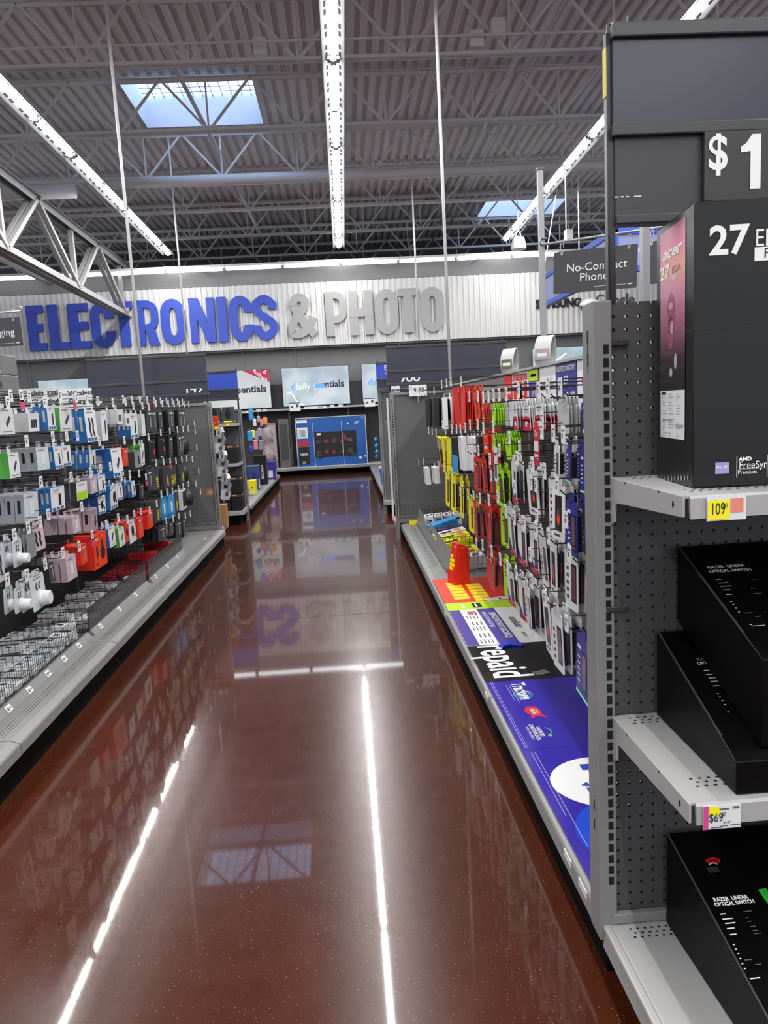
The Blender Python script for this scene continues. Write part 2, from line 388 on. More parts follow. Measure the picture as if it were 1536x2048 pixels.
for k in range(13):
    x = -7.9+k*1.15
    t = thing('wall_light', 'fluorescent tube light, %s from the left along the top of the sign wall' % ORD[k], 'wall light', (x*.985, 15.10, 4.11), 0, 'tube lights along the sign wall')
    for n_, me in (('housing', WH), ('tube', WT)):
        o = bpy.data.objects.new(n_, me); COL.objects.link(o); o.parent = t
# hanging rods
def rod(x, y, z0, z1, r, label, nm='hanging_rod'):
    return tag(MB().tube([(x, y, z0), (x, y, z1)], r, 8).build(nm, mat('rod_white', (205, 205, 205), .35), smooth=True), label, 'rod')
rod(-1.86, 7.2, 1.43, rz(4.5, 7.2), .014, 'slim white power pole rising from the far end of the left rack')
rod(1.0, 6.85, 1.43, rz(4.5, 6.85), .014, 'slim white power pole rising from the far end of the right rack')
rod(at(375,715,'y',11.75).x, 11.75, 2.2, rz(4.5, 11.75), .013, 'slim white rod hanging beside the sign letters N and I')
rod(at(838,680,'y',11.75).x, 11.75, 2.3, rz(4.5, 11.75), .013, 'slim white rod hanging beside the last letter of the sign')
def ceiling_rod(px_, p0, p1, y, label):
    a = at(px_, p0, 'y', y); b = at(px_, p1, 'y', y)
    tag(MB().tube([a, (a.x, y, b.z)], .008, 6).build('hanging_wire', FIX), label, 'rod')
ceiling_rod(1130, 340, 480, 11, 'thin wire hanging above the black phones sign')
ceiling_rod(1155, 300, 500, 12, 'thinner wire hanging right of another above the black phones sign')
# bell-shaped pendant and small ceiling boxes
t = thing('pendant_speaker', 'white bell-shaped pendant hanging at the end of the right light row', 'pendant', (3.155, 13.0, 3.82))
MB().lathe([(.0, .0), (.122, .0), (.13, .02), (.118, .1), (.10, .18), (.075, .205), (0, .21)], 24).build('shell', FIX, t, smooth=True)
MB().tube([(-.04, 0, .2), (-.04, 0, .26), (0, 0, .3), (.04, 0, .26), (.04, 0, .2)], .008, 6).build('hanger', FIX, t)
MB().tube([(0, 0, .3), (0, 0, 1.6)], .006, 6).build('cable', FIX, t)
t = thing('pendant_speaker', 'small white box hanging under the roof right of the bell-shaped pendant', 'pendant', tuple(at(1137, 480, 'y', 14)))
MB().box(-.07, -.07, 0, .07, .07, .18).build('shell', FIX, t, bevel=.01); MB().tube([(0, 0, .18), (0, 0, 1.3)], .006, 6).build('cable', FIX, t)
# ================================================================== the big lettering
def arc(cx, cy, rx, ry, a0, a1, n=14): return [(cx+rx*math.cos(R(a0+(a1-a0)*i/n)), cy+ry*math.sin(R(a0+(a1-a0)*i/n))) for i in range(n+1)]
def smooth(pts, n=8):
    P = [Vector(p) for p in pts]; out = []
    for i in range(len(P)-1):
        a = P[max(i-1, 0)]; b = P[i]; c = P[i+1]; d = P[min(i+2, len(P)-1)]
        for k in range(n):
            t = k/n; out.append(tuple(.5*((2*b)+(c-a)*t+(2*a-5*b+4*c-d)*t*t+(3*b-a-3*c+d)*t**3)))
    return out+[tuple(P[-1])]
def letter(ch, x0, x1, z0, z1, y, mt, parent, th=.05):
    w_ = x1-x0; h_ = z1-z0; m = MB(); st = .185; hb = .145; c = .08; kk = [0]
    m.M = Matrix.Translation((x0, y, z0)) @ Matrix.Rotation(R(90), 4, 'X')
    def bx(a, b, d, e): kk[0] += 1; m.box(a, b, -.004*kk[0], d, e, th+.003*kk[0])
    def rib(p, k=c, cl=False): m.ribbon(p, k, 0, th, cl)
    if ch in 'EL':
        bx(0, 0, st, h_); bx(0, 0, w_, hb)
        if ch == 'E': bx(0, h_-hb, w_*.97, h_); bx(0, h_*.5-.07, w_*.88, h_*.5+.08)
    elif ch == 'T': bx(0, h_-hb, w_, h_); bx(w_/2-st/2, 0, w_/2+st/2, h_)
    elif ch == 'I': bx(w_/2-st/2, 0, w_/2+st/2, h_)
    elif ch == 'H': bx(0, 0, st*.92, h_); bx(w_-st*.92, 0, w_, h_); bx(0, h_/2-.075, w_, h_/2+.085)
    elif ch == 'N':
        bx(0, 0, st*.8, h_); bx(w_-st*.8, 0, w_, h_)
        m.prism([(0, h_), (st*.95, h_), (w_, 0), (w_-st*.95, 0)], -.02, th+.011, 'z')
    elif ch in 'OC':
        rx = w_/2-c; ry = .2
        if ch == 'O': p = arc(w_/2, h_-c-ry, rx, ry, 0, 180)+arc(w_/2, c+ry, rx, ry, 180, 360); rib(p, c*1.08, True)
        else: rib([(w_-c, h_*.64)]+arc(w_/2, h_-c-ry, rx, ry, 0, 180)+arc(w_/2, c+ry, rx, ry, 180, 360)+[(w_-c, h_*.36)], c*1.08)
    elif ch in 'RP':
        bx(0, 0, st*.92, h_); k = c*.85; zb = h_*(.40 if ch == 'P' else .42); rr = (h_-zb)/2-k*.5
        rib([(st*.5, h_-k)]+arc(w_-k-.16, h_-k-.15, .16, .15, 90, 0)+arc(w_-k-.16, zb+.13, .16, .15, 0, -90)+[(st*.5, zb-.02)], k)
        if ch == 'R': m.prism([(w_*.38, h_*.42), (w_*.38+st*.9, h_*.42), (w_, 0), (w_-st*1.02, 0)], -.02, th+.011, 'z')
    elif ch == 'S':
        a = c; r_ = w_/2-a
        rib(smooth([(w_-a, h_*.68), (w_-a*1.05, h_*.80), (w_*.5, h_-a*.95), (a, h_*.80), (a*1.15, h_*.64), (w_*.5, h_*.5), (w_-a*1.1, h_*.36), (w_-a, h_*.2), (w_*.5, a*.95), (a*1.05, h_*.2), (a, h_*.33)], 6), a)
    elif ch == '&':
        a = .078
        P_ = smooth([(w_*.98, .05), (w_*.62, h_*.30), (w_*.28, h_*.66), (w_*.24, h_*.82), (w_*.45, h_-a), (w_*.66, h_*.82), (w_*.60, h_*.66), (w_*.32, h_*.48), (a, h_*.27), (w_*.16, h_*.11), (w_*.42, a), (w_*.72, h_*.2), (w_*.93, h_*.46)], 6)
        for q_, (i0, i1) in enumerate(((0, 15), (14, 45), (44, len(P_)))): m.ribbon(P_[i0:i1], a, -.004*q_, th+.004*(q_ % 2)+.002*q_)
    nm = {'E': 'letter'}.get(ch, 'letter')
    return m.build('letter', mt, parent)
BL_ = mat('letter_blue', (44, 70, 172), .5); GR_ = mat('letter_grey', (150, 150, 150), .5)
sg = thing('wall_sign', 'department lettering in blue and grey capitals on the white corrugated wall', 'sign', (0, 0, 0))
for ch, a, b, col in [('E', 88, 143, 0), ('L', 155, 218, 0), ('E', 221, 287, 0), ('C', 291, 364, 0), ('T', 370, 424, 0), ('R', 432, 506, 0), ('O', 515, 591, 0), ('N', 606, 686, 0), ('I', 692, 727, 0),
                      ('C', 733, 806, 0), ('S', 808, 884, 0), ('&', 920, 1005, 1), ('P', 1040, 1108, 1), ('H', 1116, 1192, 1), ('O', 1199, 1272, 1), ('T', 1274, 1336, 1), ('O', 1345, 1419, 1)]:
    za = 640
    xa = at(a/1.6, 648-a/1.6*.055, 'y', 15.33).x; xb = at(b/1.6, 648-b/1.6*.055, 'y', 15.33).x
    letter(ch, xa, xb, 2.745, 3.615, 15.345, GR_ if col else BL_, sg)
DK = mat('brand_black', (24, 24, 26), .5)
def wall_text(s_, px0, px1, py_, size, label, bold=0.0, mt=None, xs=1.0):
    a = at(px0, py_, 'y', 15.33); b = at(px1, py_, 'y', 15.33)
    o = text(s_, size, mt or DK, None, 'wall_lettering', frame(((a.x+b.x)/2, 15.345, a.z), *FACE_CAM), bold, xs, ext=.01)
    wd = o.dimensions.x; k = (b.x-a.x)/max(wd, .01)
    o.data.transform(Matrix.Translation(((a.x+b.x)/2, 0, 0)) @ Matrix.Diagonal((k, 1, 1, 1)) @ Matrix.Translation((-(a.x+b.x)/2, 0, 0)))
    return tag(o, label, 'sign')
wall_text('SAMSUNG', 1072, 1163, 609, .22, 'black capital brand lettering on the corrugated panel under the blue frame', .012)
wall_text('Google', 1192, 1269, 602, .33, 'thin grey rounded brand lettering above the near endcap', .0, mat('brand_grey', (70, 70, 74), .5))
# ================================================================== shelving runs
def slots(m, x, y, z0, z1, mi=1, w_=.0085, h_=.0165, n='x', pitch=.0254):
    z = z0
    while z < z1:
        if n == 'y': m.quad((x-w_/2, y, z), (x+w_/2, y, z), (x+w_/2, y, z+h_), (x-w_/2, y, z+h_), mi)
        else: m.quad((x, y-w_/2, z), (x, y+w_/2, z), (x, y+w_/2, z+h_), (x, y-w_/2, z+h_), mi)
        z += pitch
def section(xb, ya, yb, side, D, top, label, grp, perf=True, rail=True):
    """one bay; local +x points from the back panel to the aisle"""
    ln = yb-ya
    t = thing('gondola_shelf', label, 'shelving', (xb, ya if side < 0 else yb, 0), 0 if side < 0 else math.pi, grp)
    m = MB(); m.prism([(0, .165), (D-.035, .165), (D-.004, .153), (D, .147), (D+.004, .112), (D-.004, .112), (D-.012, .142), (0, .142)], .003, ln-.003)
    if perf:
        for q in range(3):
            y = .03
            while y < ln-.03: m.quad((D-.105+q*.014, y, .1653), (D-.101+q*.014, y, .1653), (D-.101+q*.014, y+.012, .1653), (D-.105+q*.014, y+.012, .1653), 1); y += .0195
    m.build('base_deck', [STEEL, SLOT], t)
    MB().box(0, .001, 0, D-.022, ln-.001, .138).build('kick_plate', KICK, t)
    MB().box(-.01, .034, .165, 0, ln-.002, top-.01 if rail else 1.235).build('back_panel', PEG_Y, t)
    m = MB(); m.box(-.04, .001, 0, -.001 if not rail else .004, .033, top-.013); slots(m, .0044 if rail else -.0006, .017, .2, top-.05); m.build('upright', [POST, SLOT], t)
    if rail: MB().box(-.03, .001, top-.012, .012, ln-.001, top).build('top_rail', STEEL, t)
    return t
LB = -1.86; RB = .985
for i, (a, b) in enumerate(((1.46, 2.64), (2.64, 3.82), (3.82, 5.0), (5.0, 6.18), (6.18, 7.44))):
    section(LB, a, b, -1, .612, 1.43, 'grey shelving bay in the left rack, %s from the near end' % ORD[i], 'grey bays of the left rack')
for i, (a, b) in enumerate(((1.50, 2.74), (2.74, 3.96), (3.96, 5.1), (5.1, 6.22), (6.22, 7.12))):
    section(RB, a, b, 1, .482, 1.45, 'grey shelving bay in the right rack, %s from the near end' % ORD[i], 'grey bays of the right rack', perf=i > 2, rail=False)
# endcap back panels closing the far ends, with their dark headers
def endpanel(x0, x1, y, top, label, hz, hx, htxt, base=True):
    t = thing('endcap_display', label, 'endcap', (0, y, 0))
    m = MB(); m.box(x0+.03, 0, .17, x1-.03, .012, top-.02); m.build('pegboard', PEG_X, t)
    for x in (x0, x1-.035): m = MB(); m.box(x, -.02, .0, x+.035, .035, top-.026); slots(m, x+.0175, -.0204, .2, top-.06, n='y'); m.build('upright', [POST, SLOT], t)
    MB().box(x0, -.02, top-.025, x1, .03, top).build('top_rail', STEEL, t); MB().box(x0+.03, -.005, .165, x1-.03, .03, .2).build('bottom_rail', POST, t)
    if base:
        m = MB(); m.prism([(x0-.0, .0), (x1, 0), (x1, .42), (x1-.06, .46), (x0+.06, .46), (x0, .42)], .12, .165, 'z'); m.build('base_deck', STEEL2, t, loc=(0, .03, 0))
        MB().box(x0+.06, .03, 0, x1-.06, .4, .12).build('kick_plate', KICK, t)
    return t
def header(x0, x1, y, z0, z1, label, card, cx, cz, csize, posts, post_to):
    t = thing('header_sign', label, 'header sign', (0, y, 0))
    mid = z0+(z1-z0)*.36
    MB().box(x0, 0, z0, x1, .025, mid-.01).build('lower_panel', HDR, t); MB().box(x0, 0, mid+.01, x1, .025, z1-.02).build('upper_panel', HDR, t)
    m = MB()
    for z in (z0, mid-.012, z1-.024): m.box(x0-.004, -.008, z, x1+.004, .033, z+.024)
    m.build('frame', HDRF, t, bevel=.003)
    for x in posts: m = MB(); m.box(x-.009, .03, post_to, x+.009, .05, z1); m.tube([(x, .04, z1), (x, .04, z1+.02), (x+.015, .04, z1+.03)], .005, 6); m.build('post', mat('post_black', (34, 34, 40), .35), t)
    if card:
        text(card, csize, WHITE, t, 'price_text', frame((cx, -.002, cz), *FACE_CAM), .002, cut=.0)
    return t
endpanel(-2.46, -1.29, 7.47, 1.43, 'perforated grey back of the endcap at the far end of the left rack', 0, 0, '')
endpanel(.455, 1.56, 7.16, 1.425, 'perforated grey back of the endcap at the far end of the right rack', 0, 0, '')
header(-2.46, -1.31, 7.49, 1.50, 1.905, 'dark header sign above the far end of the left rack', '149', -1.45, 1.572, .125, (-2.44, -1.33), 1.43)
header(.445, 1.60, 7.20, 1.49, 1.865, 'dark header sign above the far end of the right rack', '9oo', .66, 1.56, .125, (.465, 1.58), 1.42)
# ================================================================== packages on hooks
def Cm(name, rgb, rough=.4): return mat('pk_'+name, rgb, rough)
PB = Cm('blue', (34, 96, 160)); PWH = Cm('white', (214, 216, 218)); PGY = Cm('grey', (132, 138, 144)); PDG = Cm('darkgrey', (58, 60, 62)); PBK = Cm('black', (16, 17, 19)); PGN = Cm('green', (74, 150, 62))
PLM = Cm('lime', (160, 214, 24)); PRD = Cm('red', (206, 40, 26)); PDR = Cm('crimson', (186, 20, 52)); POR = Cm('orange', (224, 62, 20)); PPK = Cm('mauve', (166, 146, 156)); PPL = Cm('pale', (196, 204, 210)); PYL = Cm('yellow', (232, 222, 12)); PNV = Cm('navy', (36, 38, 132)); PCB = Cm('sky', (56, 146, 204))
POV = Cm('olive', (96, 104, 62)); PLV = Cm('lavender', (128, 132, 178)); PSC = Cm('screen', (92, 62, 78), .2); PAM = Cm('amber', (226, 140, 50)); PMT = Cm('mint', (140, 236, 170)); PLG = Cm('lightgrey', (176, 178, 178)); PTN = Cm('tan', (166, 120, 70))
TAGW = mat('tag_white', (214, 214, 214), .5); TAGK = mat('tag_ink', (90, 92, 96), .6); TAGP = mat('tag_pink', (196, 64, 104), .5)
# kind: (shape, object name, look, side, front, thickness, count, art, category)
K = {
 'WB': ('box', 'charger_box', 'white and blue charger box', PB, PWH, .045, 2, 'dark stripe', 'box'), 'GW': ('box', 'charger_box', 'green-edged white charger box', PGN, PWH, .035, 2, 'diag', 'box'),
 'PW': ('box', 'power_box', 'white box with black bars', PLG, PWH, .05, 2, 'bars', 'box'), 'BL': ('box', 'cable_box', 'blue box with a white front', PB, PWH, .03, 3, 'dark stripe side', 'box'),
 'BT': ('box', 'cable_box', 'tall blue box with dark cords', PB, PWH, .045, 2, 'cords stripe side', 'box'), 'LG': ('box', 'speaker_box', 'large pale grey box', PLG, PWH, .13, 1, 'dark', 'box'),
 'WS': ('box', 'cable_box', 'slim plain white box', PLG, PWH, .03, 2, 'none', 'box'), 'BK': ('box', 'phone_case_box', 'black boxed accessory', PBK, PDG, .03, 4, 'pale', 'box'),
 'GY': ('box', 'cable_box', 'grey box with a dark side window', PGY, PPL, .04, 4, 'white side', 'box'), 'BB': ('box', 'charger_box', 'big bright blue box', PB, PWH, .16, 1, 'diag stripe side', 'box'),
 'RD': ('box', 'earphone_box', 'red boxed earphone pack', PRD, POR, .05, 2, 'pale', 'box'), 'GP': ('box', 'earphone_box', 'grey boxed earphone pack', PDG, PGY, .04, 2, 'dark', 'box'),
 'BO': ('box', 'tablet_case', 'wide black case with orange label', PBK, PBK, .05, 2, 'orange', 'case'), 'HP': ('soft', 'headphone_pouch', 'soft black hanging pouch', PBK, PBK, .09, 1, '', 'pouch'),
 'GN': ('box', 'cable_box', 'grey box with a lime green label', PDG, PWH, .035, 2, 'lime', 'box'), 'PK': ('box', 'cable_box', 'mauve cable box', PPK, Cm('mauve_front', (192, 176, 184)), .032, 4, 'white', 'box'),
 'PT': ('box', 'cable_box', 'tall mauve box with a dark window', PPK, PPK, .045, 3, 'dark side', 'box'), 'BC': ('box', 'charger_box', 'blue box with a black disc', PB, PWH, .05, 2, 'disc stripe', 'box'),
 'DY': ('box', 'case_box', 'dark grey box with yellow letters', PDG, PDG, .03, 3, 'yellow', 'box'), 'CB': ('box', 'case_box', 'bright sky-blue box', PCB, PCB, .03, 1, 'white', 'box'),
 'WF': ('box', 'case_box', 'white-framed black case', PWH, PBK, .03, 2, 'frame', 'box'), 'PC': ('card', 'cable_card', 'mauve card with two thin cables', PPK, Cm('mauve_front', (192, 176, 184)), .012, 3, 'cords', 'card'),
 'CC': ('card', 'cable_card', 'pale card with two black cables', PPL, PPL, .012, 3, 'cords', 'card'), 'PU': ('card', 'puck_card', 'pale card with a round charger', PPL, PPL, .04, 2, 'puck', 'card'),
 'GC': ('card', 'cable_card', 'grey backing card', PGY, PGY, .015, 3, 'none', 'card'), 'WC': ('box', 'cable_box', 'white cable box with a blue edge', PB, PWH, .03, 2, 'diag', 'box'),
 'RB': ('box', 'controller_box', 'large red box with black shapes', PRD, POR, .11, 1, 'silh', 'box'), 'RC': ('box', 'charger_box', 'red box with a black disc', PRD, POR, .04, 2, 'disc', 'box'),
 'WR': ('box', 'charger_box', 'tall white box with a black disc', PB, PWH, .05, 2, 'disc', 'box'),
 # right rack
 'KB': ('box', 'case_box', 'tall black case pack', PBK, PBK, .04, 3, 'none', 'case'), 'KW': ('box', 'phone_case_box', 'white pack with a black case', PWH, PWH, .035, 2, 'case', 'case'),
 'KR': ('card', 'case_card', 'tall red case pack', PRD, PRD, .010, 8, 'none', 'case'), 'KO': ('card', 'case_card', 'narrow orange case pack', POR, POR, .012, 3, 'dark', 'case'),
 'CR': ('card', 'airtime_card', 'red card with a yellow label', PRD, PRD, .003, 4, 'amber', 'card'), 'CG': ('card', 'airtime_card', 'lime green card', PLM, PLM, .003, 5, 'ink', 'card'), 'CGY': ('card', 'airtime_card', 'dull grey-green card', POV, PLG, .003, 4, 'none', 'card'),
 'CW': ('card', 'airtime_card', 'white and navy card', PWH, PWH, .003, 2, 'navy', 'card'), 'CP': ('card', 'airtime_card', 'white and crimson card', PWH, PWH, .003, 5, 'crim $', 'card'), 'C29': ('card', 'airtime_card', 'white and crimson card', PWH, PWH, .003, 6, 'crim $29', 'card'),
 'C39': ('card', 'airtime_card', 'white and crimson card', PWH, PWH, .003, 6, 'crim $39', 'card'), 'CK': ('card', 'airtime_card', 'clear and pink card', PLG, PLG, .003, 5, 'pink', 'card'), 'CU': ('card', 'airtime_card', 'navy blue card with white figures', PLV, PNV, .003, 7, 'grid', 'card'),
 'BAT': ('box', 'battery_pack', 'black and copper battery pack', PYL, PBK, .03, 2, 'copper', 'battery'), 'KBL': ('box', 'case_box', 'blue-bottomed black case pack', PBK, PBK, .035, 2, 'skylow', 'case'), 'KWH': ('box', 'case_box', 'tall white case pack', PWH, PWH, .03, 3, 'none', 'case'),
 'CO': ('card', 'airtime_card', 'orange-red card', POR, POR, .003, 4, 'whitelow', 'card'), 'SW': ('box', 'adapter_box', 'small white hanging box', PWH, PWH, .04, 1, 'none', 'box'),
 'PY': ('card', 'phone_package', 'yellow phone package', PYL, PYL, .028, 2, 'phone', 'phone'), 'PR': ('card', 'phone_package', 'red phone package', PRD, PRD, .025, 2, 'phone ink', 'phone'), 'PG': ('card', 'phone_package', 'lime green phone package', PLM, PLM, .025, 2, 'phone ink', 'phone'),
 'PV': ('card', 'phone_package', 'white phone package with a red foot', PWH, PWH, .022, 2, 'phone redfoot', 'phone'), 'PS': ('card', 'phone_package', 'white phone package with dark screen', PWH, PWH, .025, 2, 'bigphone', 'phone'),
 'PWP': ('card', 'phone_package', 'white phone package with dark lettering', PWH, PWH, .025, 3, 'phone letters', 'phone'), 'PU2': ('card', 'phone_package', 'deep blue phone package', PNV, PNV, .028, 3, 'phone mintfoot', 'phone'),
}
ARTM = [PBK, PWH, PB, PLM, PRD, PYL, PAM, POR, PDR, PSC, PNV, PCB, PMT, PGY, PPL, PDG, PPK, mat('pk_copper', (196, 96, 44), .35)]
AI = {n: i for i, n in enumerate(['black', 'white', 'blue', 'lime', 'red', 'yellow', 'amber', 'orange', 'crimson', 'screen', 'navy', 'sky', 'mint', 'grey', 'pale', 'dark', 'mauve', 'copper'])}
def art_mesh(code, w_, h_, t):
    """print on the front face: x=+.0006, u along +y, v along z (0 top, -h bottom)"""
    m = MB(); m.M = frame((.0007, 0, 0), *FACE_PX)
    W = w_/2
    def rc(u0, v0, u1, v1, c, z=0): m.rect(u0*W, -v1*h_, u1*W, -v0*h_, AI[c], z)
    def ds(u, v, r, c, z=0, k=1): m.disc(u*W, -v*h_, r*min(W*2, h_), r*min(W*2, h_)*k, AI[c], z)
    for a in code.split():
        if a == 'dark': rc(.1, .3, .45, .8, 'black'); rc(-.6, .1, .2, .14, 'grey'); rc(-.6, .18, 0, .2, 'grey')
        elif a == 'stripe':
            for k in range(3): rc(-.85+k*.58, .86, -.4+k*.58, .97, 'blue')
        elif a == 'bars':
            for k in range(3): rc(-.5+k*.38, .35, -.22+k*.38, .8, 'black')
        elif a == 'diag': m.poly([(-.2*W, -.6*h_), (.0, -.75*h_), (.55*W, -.4*h_), (.35*W, -.3*h_)], AI['dark']); rc(-.7, .08, .3, .12, 'grey'); rc(-.7, .88, .7, .92, 'grey')
        elif a == 'cords':
            for k in (-.28, .28): m.ribbon(smooth([(k*W-.1*W, -.25*h_), (k*W+.06*W, -.45*h_), (k*W-.06*W, -.6*h_), (k*W+.12*W, -.82*h_)], 4), .045*w_, -.0002, .002, False, AI['black'])
            rc(-.7, .06, .5, .1, 'grey')
        elif a == 'white': rc(-.25, .28, .3, .75, 'white'); rc(-.7, .1, .3, .14, 'grey')
        elif a == 'pale': rc(-.4, .12, .6, .2, 'pale'); rc(.1, .3, .45, .8, 'grey')
        elif a == 'orange': rc(.35, .1, .55, .2, 'amber'); rc(.4, .45, .75, .68, 'orange'); rc(-.7, .08, 0, .11, 'grey'); rc(-.5, .88, .2, .93, 'pale')
        elif a == 'lime': rc(-.9, .55, .9, .97, 'lime'); rc(-.5, .15, .4, .2, 'grey')
        elif a == 'disc': ds(.1, .5, .24, 'black'); rc(-.7, .08, .4, .12, 'grey'); ds(.65, .72, .08, 'black')
        elif a == 'yellow':
            for k in range(6): rc(.1, .45+k*.08, .65, .49+k*.08, 'yellow')
            rc(-.6, .1, .6, .3, 'dark')
        elif a == 'frame': rc(-1, .0, -.75, 1, 'white'); rc(-1, .0, 1, .07, 'white'); rc(-1, .9, 1, 1, 'white')
        elif a == 'puck': rc(-.6, .08, .6, .11, 'grey'); m.ribbon(smooth([(-.1*W, -.22*h_), (-.3*W, -.33*h_), (-.1*W, -.42*h_)], 4), .03*w_, -.0002, .001, False, AI['dark']); m.ribbon(smooth([(.3*W, -.22*h_), (.12*W, -.33*h_), (.3*W, -.42*h_)], 4), .03*w_, -.0002, .001, False, AI['dark'])
        elif a == 'silh':
            m.poly([(-.62*W, -.3*h_), (-.45*W, -.38*h_), (-.42*W, -.62*h_), (-.58*W, -.72*h_), (-.68*W, -.5*h_)], AI['black'])
            m.poly([(.2*W, -.22*h_), (.4*W, -.22*h_), (.55*W, -.48*h_), (.75*W, -.55*h_), (.62*W, -.76*h_), (.35*W, -.82*h_), (.08*W, -.74*h_), (.0, -.5*h_), (.18*W, -.42*h_)], AI['black'])
            rc(-.75, .12, -.3, .16, 'white'); rc(.1, .06, .5, .1, 'amber'); ds(-.6, .86, .05, 'black')
        elif a == 'case': rc(-.7, .06, .75, .72, 'black'); rc(-.8, .8, .5, .86, 'grey')
        elif a == 'amber': rc(-.6, .58, .7, .78, 'yellow'); rc(-.6, .12, .3, .2, 'white')
        elif a == 'ink': rc(-.5, .12, .5, .2, 'black'); rc(-.5, .3, .2, .34, 'black'); rc(-.5, .4, .1, .43, 'black')
        elif a == 'navy': m.poly([(.9*W, 0), (.9*W, -h_), (-.1*W, -h_)], AI['navy']); rc(-.6, .2, .0, .24, 'grey')
        elif a == 'crim': rc(-1, .55, 1, 1, 'crimson'); m.disc(0, -.55*h_, W, .14*h_, AI['crimson'], 0); rc(-.6, .12, .5, .17, 'dark'); rc(-.3, .24, .3, .27, 'grey')
        elif a == 'pink': rc(-1, .55, 1, 1, 'mauve')
        elif a == 'grid':
            for i in range(3):
                for j in range(4): rc(-.65+i*.5, .42+j*.12, -.35+i*.5, .49+j*.12, 'pale')
            rc(-.6, .14, .3, .2, 'white'); rc(-1, .86, 1, 1, 'white')
        elif a == 'copper': rc(-.9, .08, .9, .36, 'grey'); rc(-1, .8, 1, 1, 'copper'); rc(-1, 0, 1, .05, 'yellow'); rc(-1, 0, -.85, 1, 'amber')
        elif a == 'skylow': rc(-1, .5, 1, 1, 'sky'); rc(-1, 0, -.8, 1, 'sky')
        elif a == 'whitelow': rc(-.5, .5, .5, .75, 'white'); rc(-.5, .1, .3, .16, 'white')
        elif a == 'phone': rc(.0, .22, .78, .86, 'black'); rc(.07, .26, .7, .82, 'screen', .0004); rc(-.75, .16, -.15, .22, 'white')
        elif a == 'bigphone':
            rc(-.5, .18, .55, .82, 'black'); m.disc(.05*W, -.58*h_, .24*W, .14*h_, AI['orange'], .0004); m.disc(.05*W, -.48*h_, .2*W, .08*h_, AI['screen'], .0006); rc(-.6, .88, .3, .92, 'dark')
        elif a == 'redfoot': rc(-1, .88, 1, 1, 'crimson'); rc(-.7, .92, .4, .95, 'white'); m.poly([(-W, -.62*h_), (-.1*W, -.88*h_), (-W, -.88*h_)], AI['navy'])
        elif a == 'letters':
            for k in range(5): rc(-.72, .3+k*.12, -.4, .36+k*.12, 'dark')
        elif a == 'mintfoot':
            rc(-1, .95, 1, 1, 'mint')
            for k in range(5): rc(-.72, .35+k*.1, -.3, .38+k*.1, 'white')
    return m.mesh('front_print', ARTM) if m.v else None
def round_rect(w_, z0, z1, r, n=4):
    W = w_/2; out = []
    for cx, cz, a in ((W-r, z1-r, 0), (-W+r, z1-r, 90), (-W+r, z0+r, 180), (W-r, z0+r, 270)):
        out += [(cx+r*math.cos(R(a+90*i/n)), cz+r*math.sin(R(a+90*i/n))) for i in range(n+1)]
    return out
def pack(kind, w_, h_, label, grp):
    shp, nm, look, side, front, t, n, art, cat = K[kind]
    kd = []
    if shp == 'box':
        m = MB(); m.box(-t, -w_/2, -h_, 0, w_/2, 0)
        m.m = [0]*6; m.m[5] = 1                    # face toward the aisle
        root = m.build(nm, [side, front])
        kd.append(MB().box(-t*.5-.0006, -.018, 0, -t*.5+.0006, .018, .028).build('hang_tab', CLEAR if kind in ('GY', 'PT') else front, root))
        if 'side' in art:
            wm = PLG if kind in ('BL', 'BT', 'BB') else PBK
            for sg in (-1, 1): m = MB(); m.quad((-t*.72, sg*(w_/2+.0006), -h_*.65), (-t*.38, sg*(w_/2+.0006), -h_*.65), (-t*.38, sg*(w_/2+.0006), -h_*.2), (-t*.72, sg*(w_/2+.0006), -h_*.2)); kd.append(m.build('side_window', wm, root))
    elif shp == 'card':
        m = MB(); th = .0022; pts = round_rect(w_, -h_, .0, min(.012, w_*.15))
        m.prism(pts, -th, 0, 'x')
        m.prism(round_rect(w_*.52, -.004, .026, .011), -th, 0, 'x'); root = m.build(nm, [front])
        if t > .008:
            if 'puck' in art:
                q = MB(); q.M = frame((0, .12*w_, -h_*.72), (0, 1, 0), (0, 0, 1)); rr = .22*min(w_, h_)
                q.lathe([(rr*1.05, 0), (rr*1.05, .008), (rr, .012), (rr*.96, t), (rr*.86, t+.003), (0, t+.003)], 20); kd.append(q.build('charger_puck', PWH, root, smooth=False))
            elif 'phone' in art or 'case' in art or kind in ('KR', 'KO'):
                u0, u1, v0, v1 = {'bigphone': (-.5, .55, .18, .82)}.get(art.split()[0], (.0, .78, .22, .86) if 'phone' in art else (-.85, .85, .1, .9))
                q = MB(); q.box(-th-t*.6, u0*w_/2, -v1*h_, -th, u1*w_/2, -v0*h_); kd.append(q.build('blister', PBK if kind[0] == 'P' else side, root, bevel=.003))
    else:
        m = MB(); r_ = w_/2
        prof_ = [(.004, .03), (.01, .0), (r_*.55, -h_*.12), (r_*.92, -h_*.35), (r_, -h_*.65), (r_*.8, -h_*.92), (0, -h_)]
        m.lathe(prof_, 16); m.v = [Vector((p.x*.5-t*.5, p.y, p.z)) for p in m.v]; root = m.build(nm, [side], smooth=True)
        kd.append(MB().tube([(-t*.5, 0, 0), (-t*.5, .004, .02), (-t*.5, 0, .034)], .003, 6).build('loop', PDG, root))
    a = art_mesh(art, w_, h_, t)
    if a:
        o = bpy.data.objects.new('front_print', a); COL.objects.link(o); o.parent = root; kd.append(o)
    for q in art.split():
        if q.startswith('$'): kd.append(text(q if len(q) > 1 else '$45', h_*.25, WHITE, root, 'price_text', frame((.0012, 0, -h_*.74), *FACE_PX), .002))
    tag(root, label, cat, grp)
    return root, kd, t, n
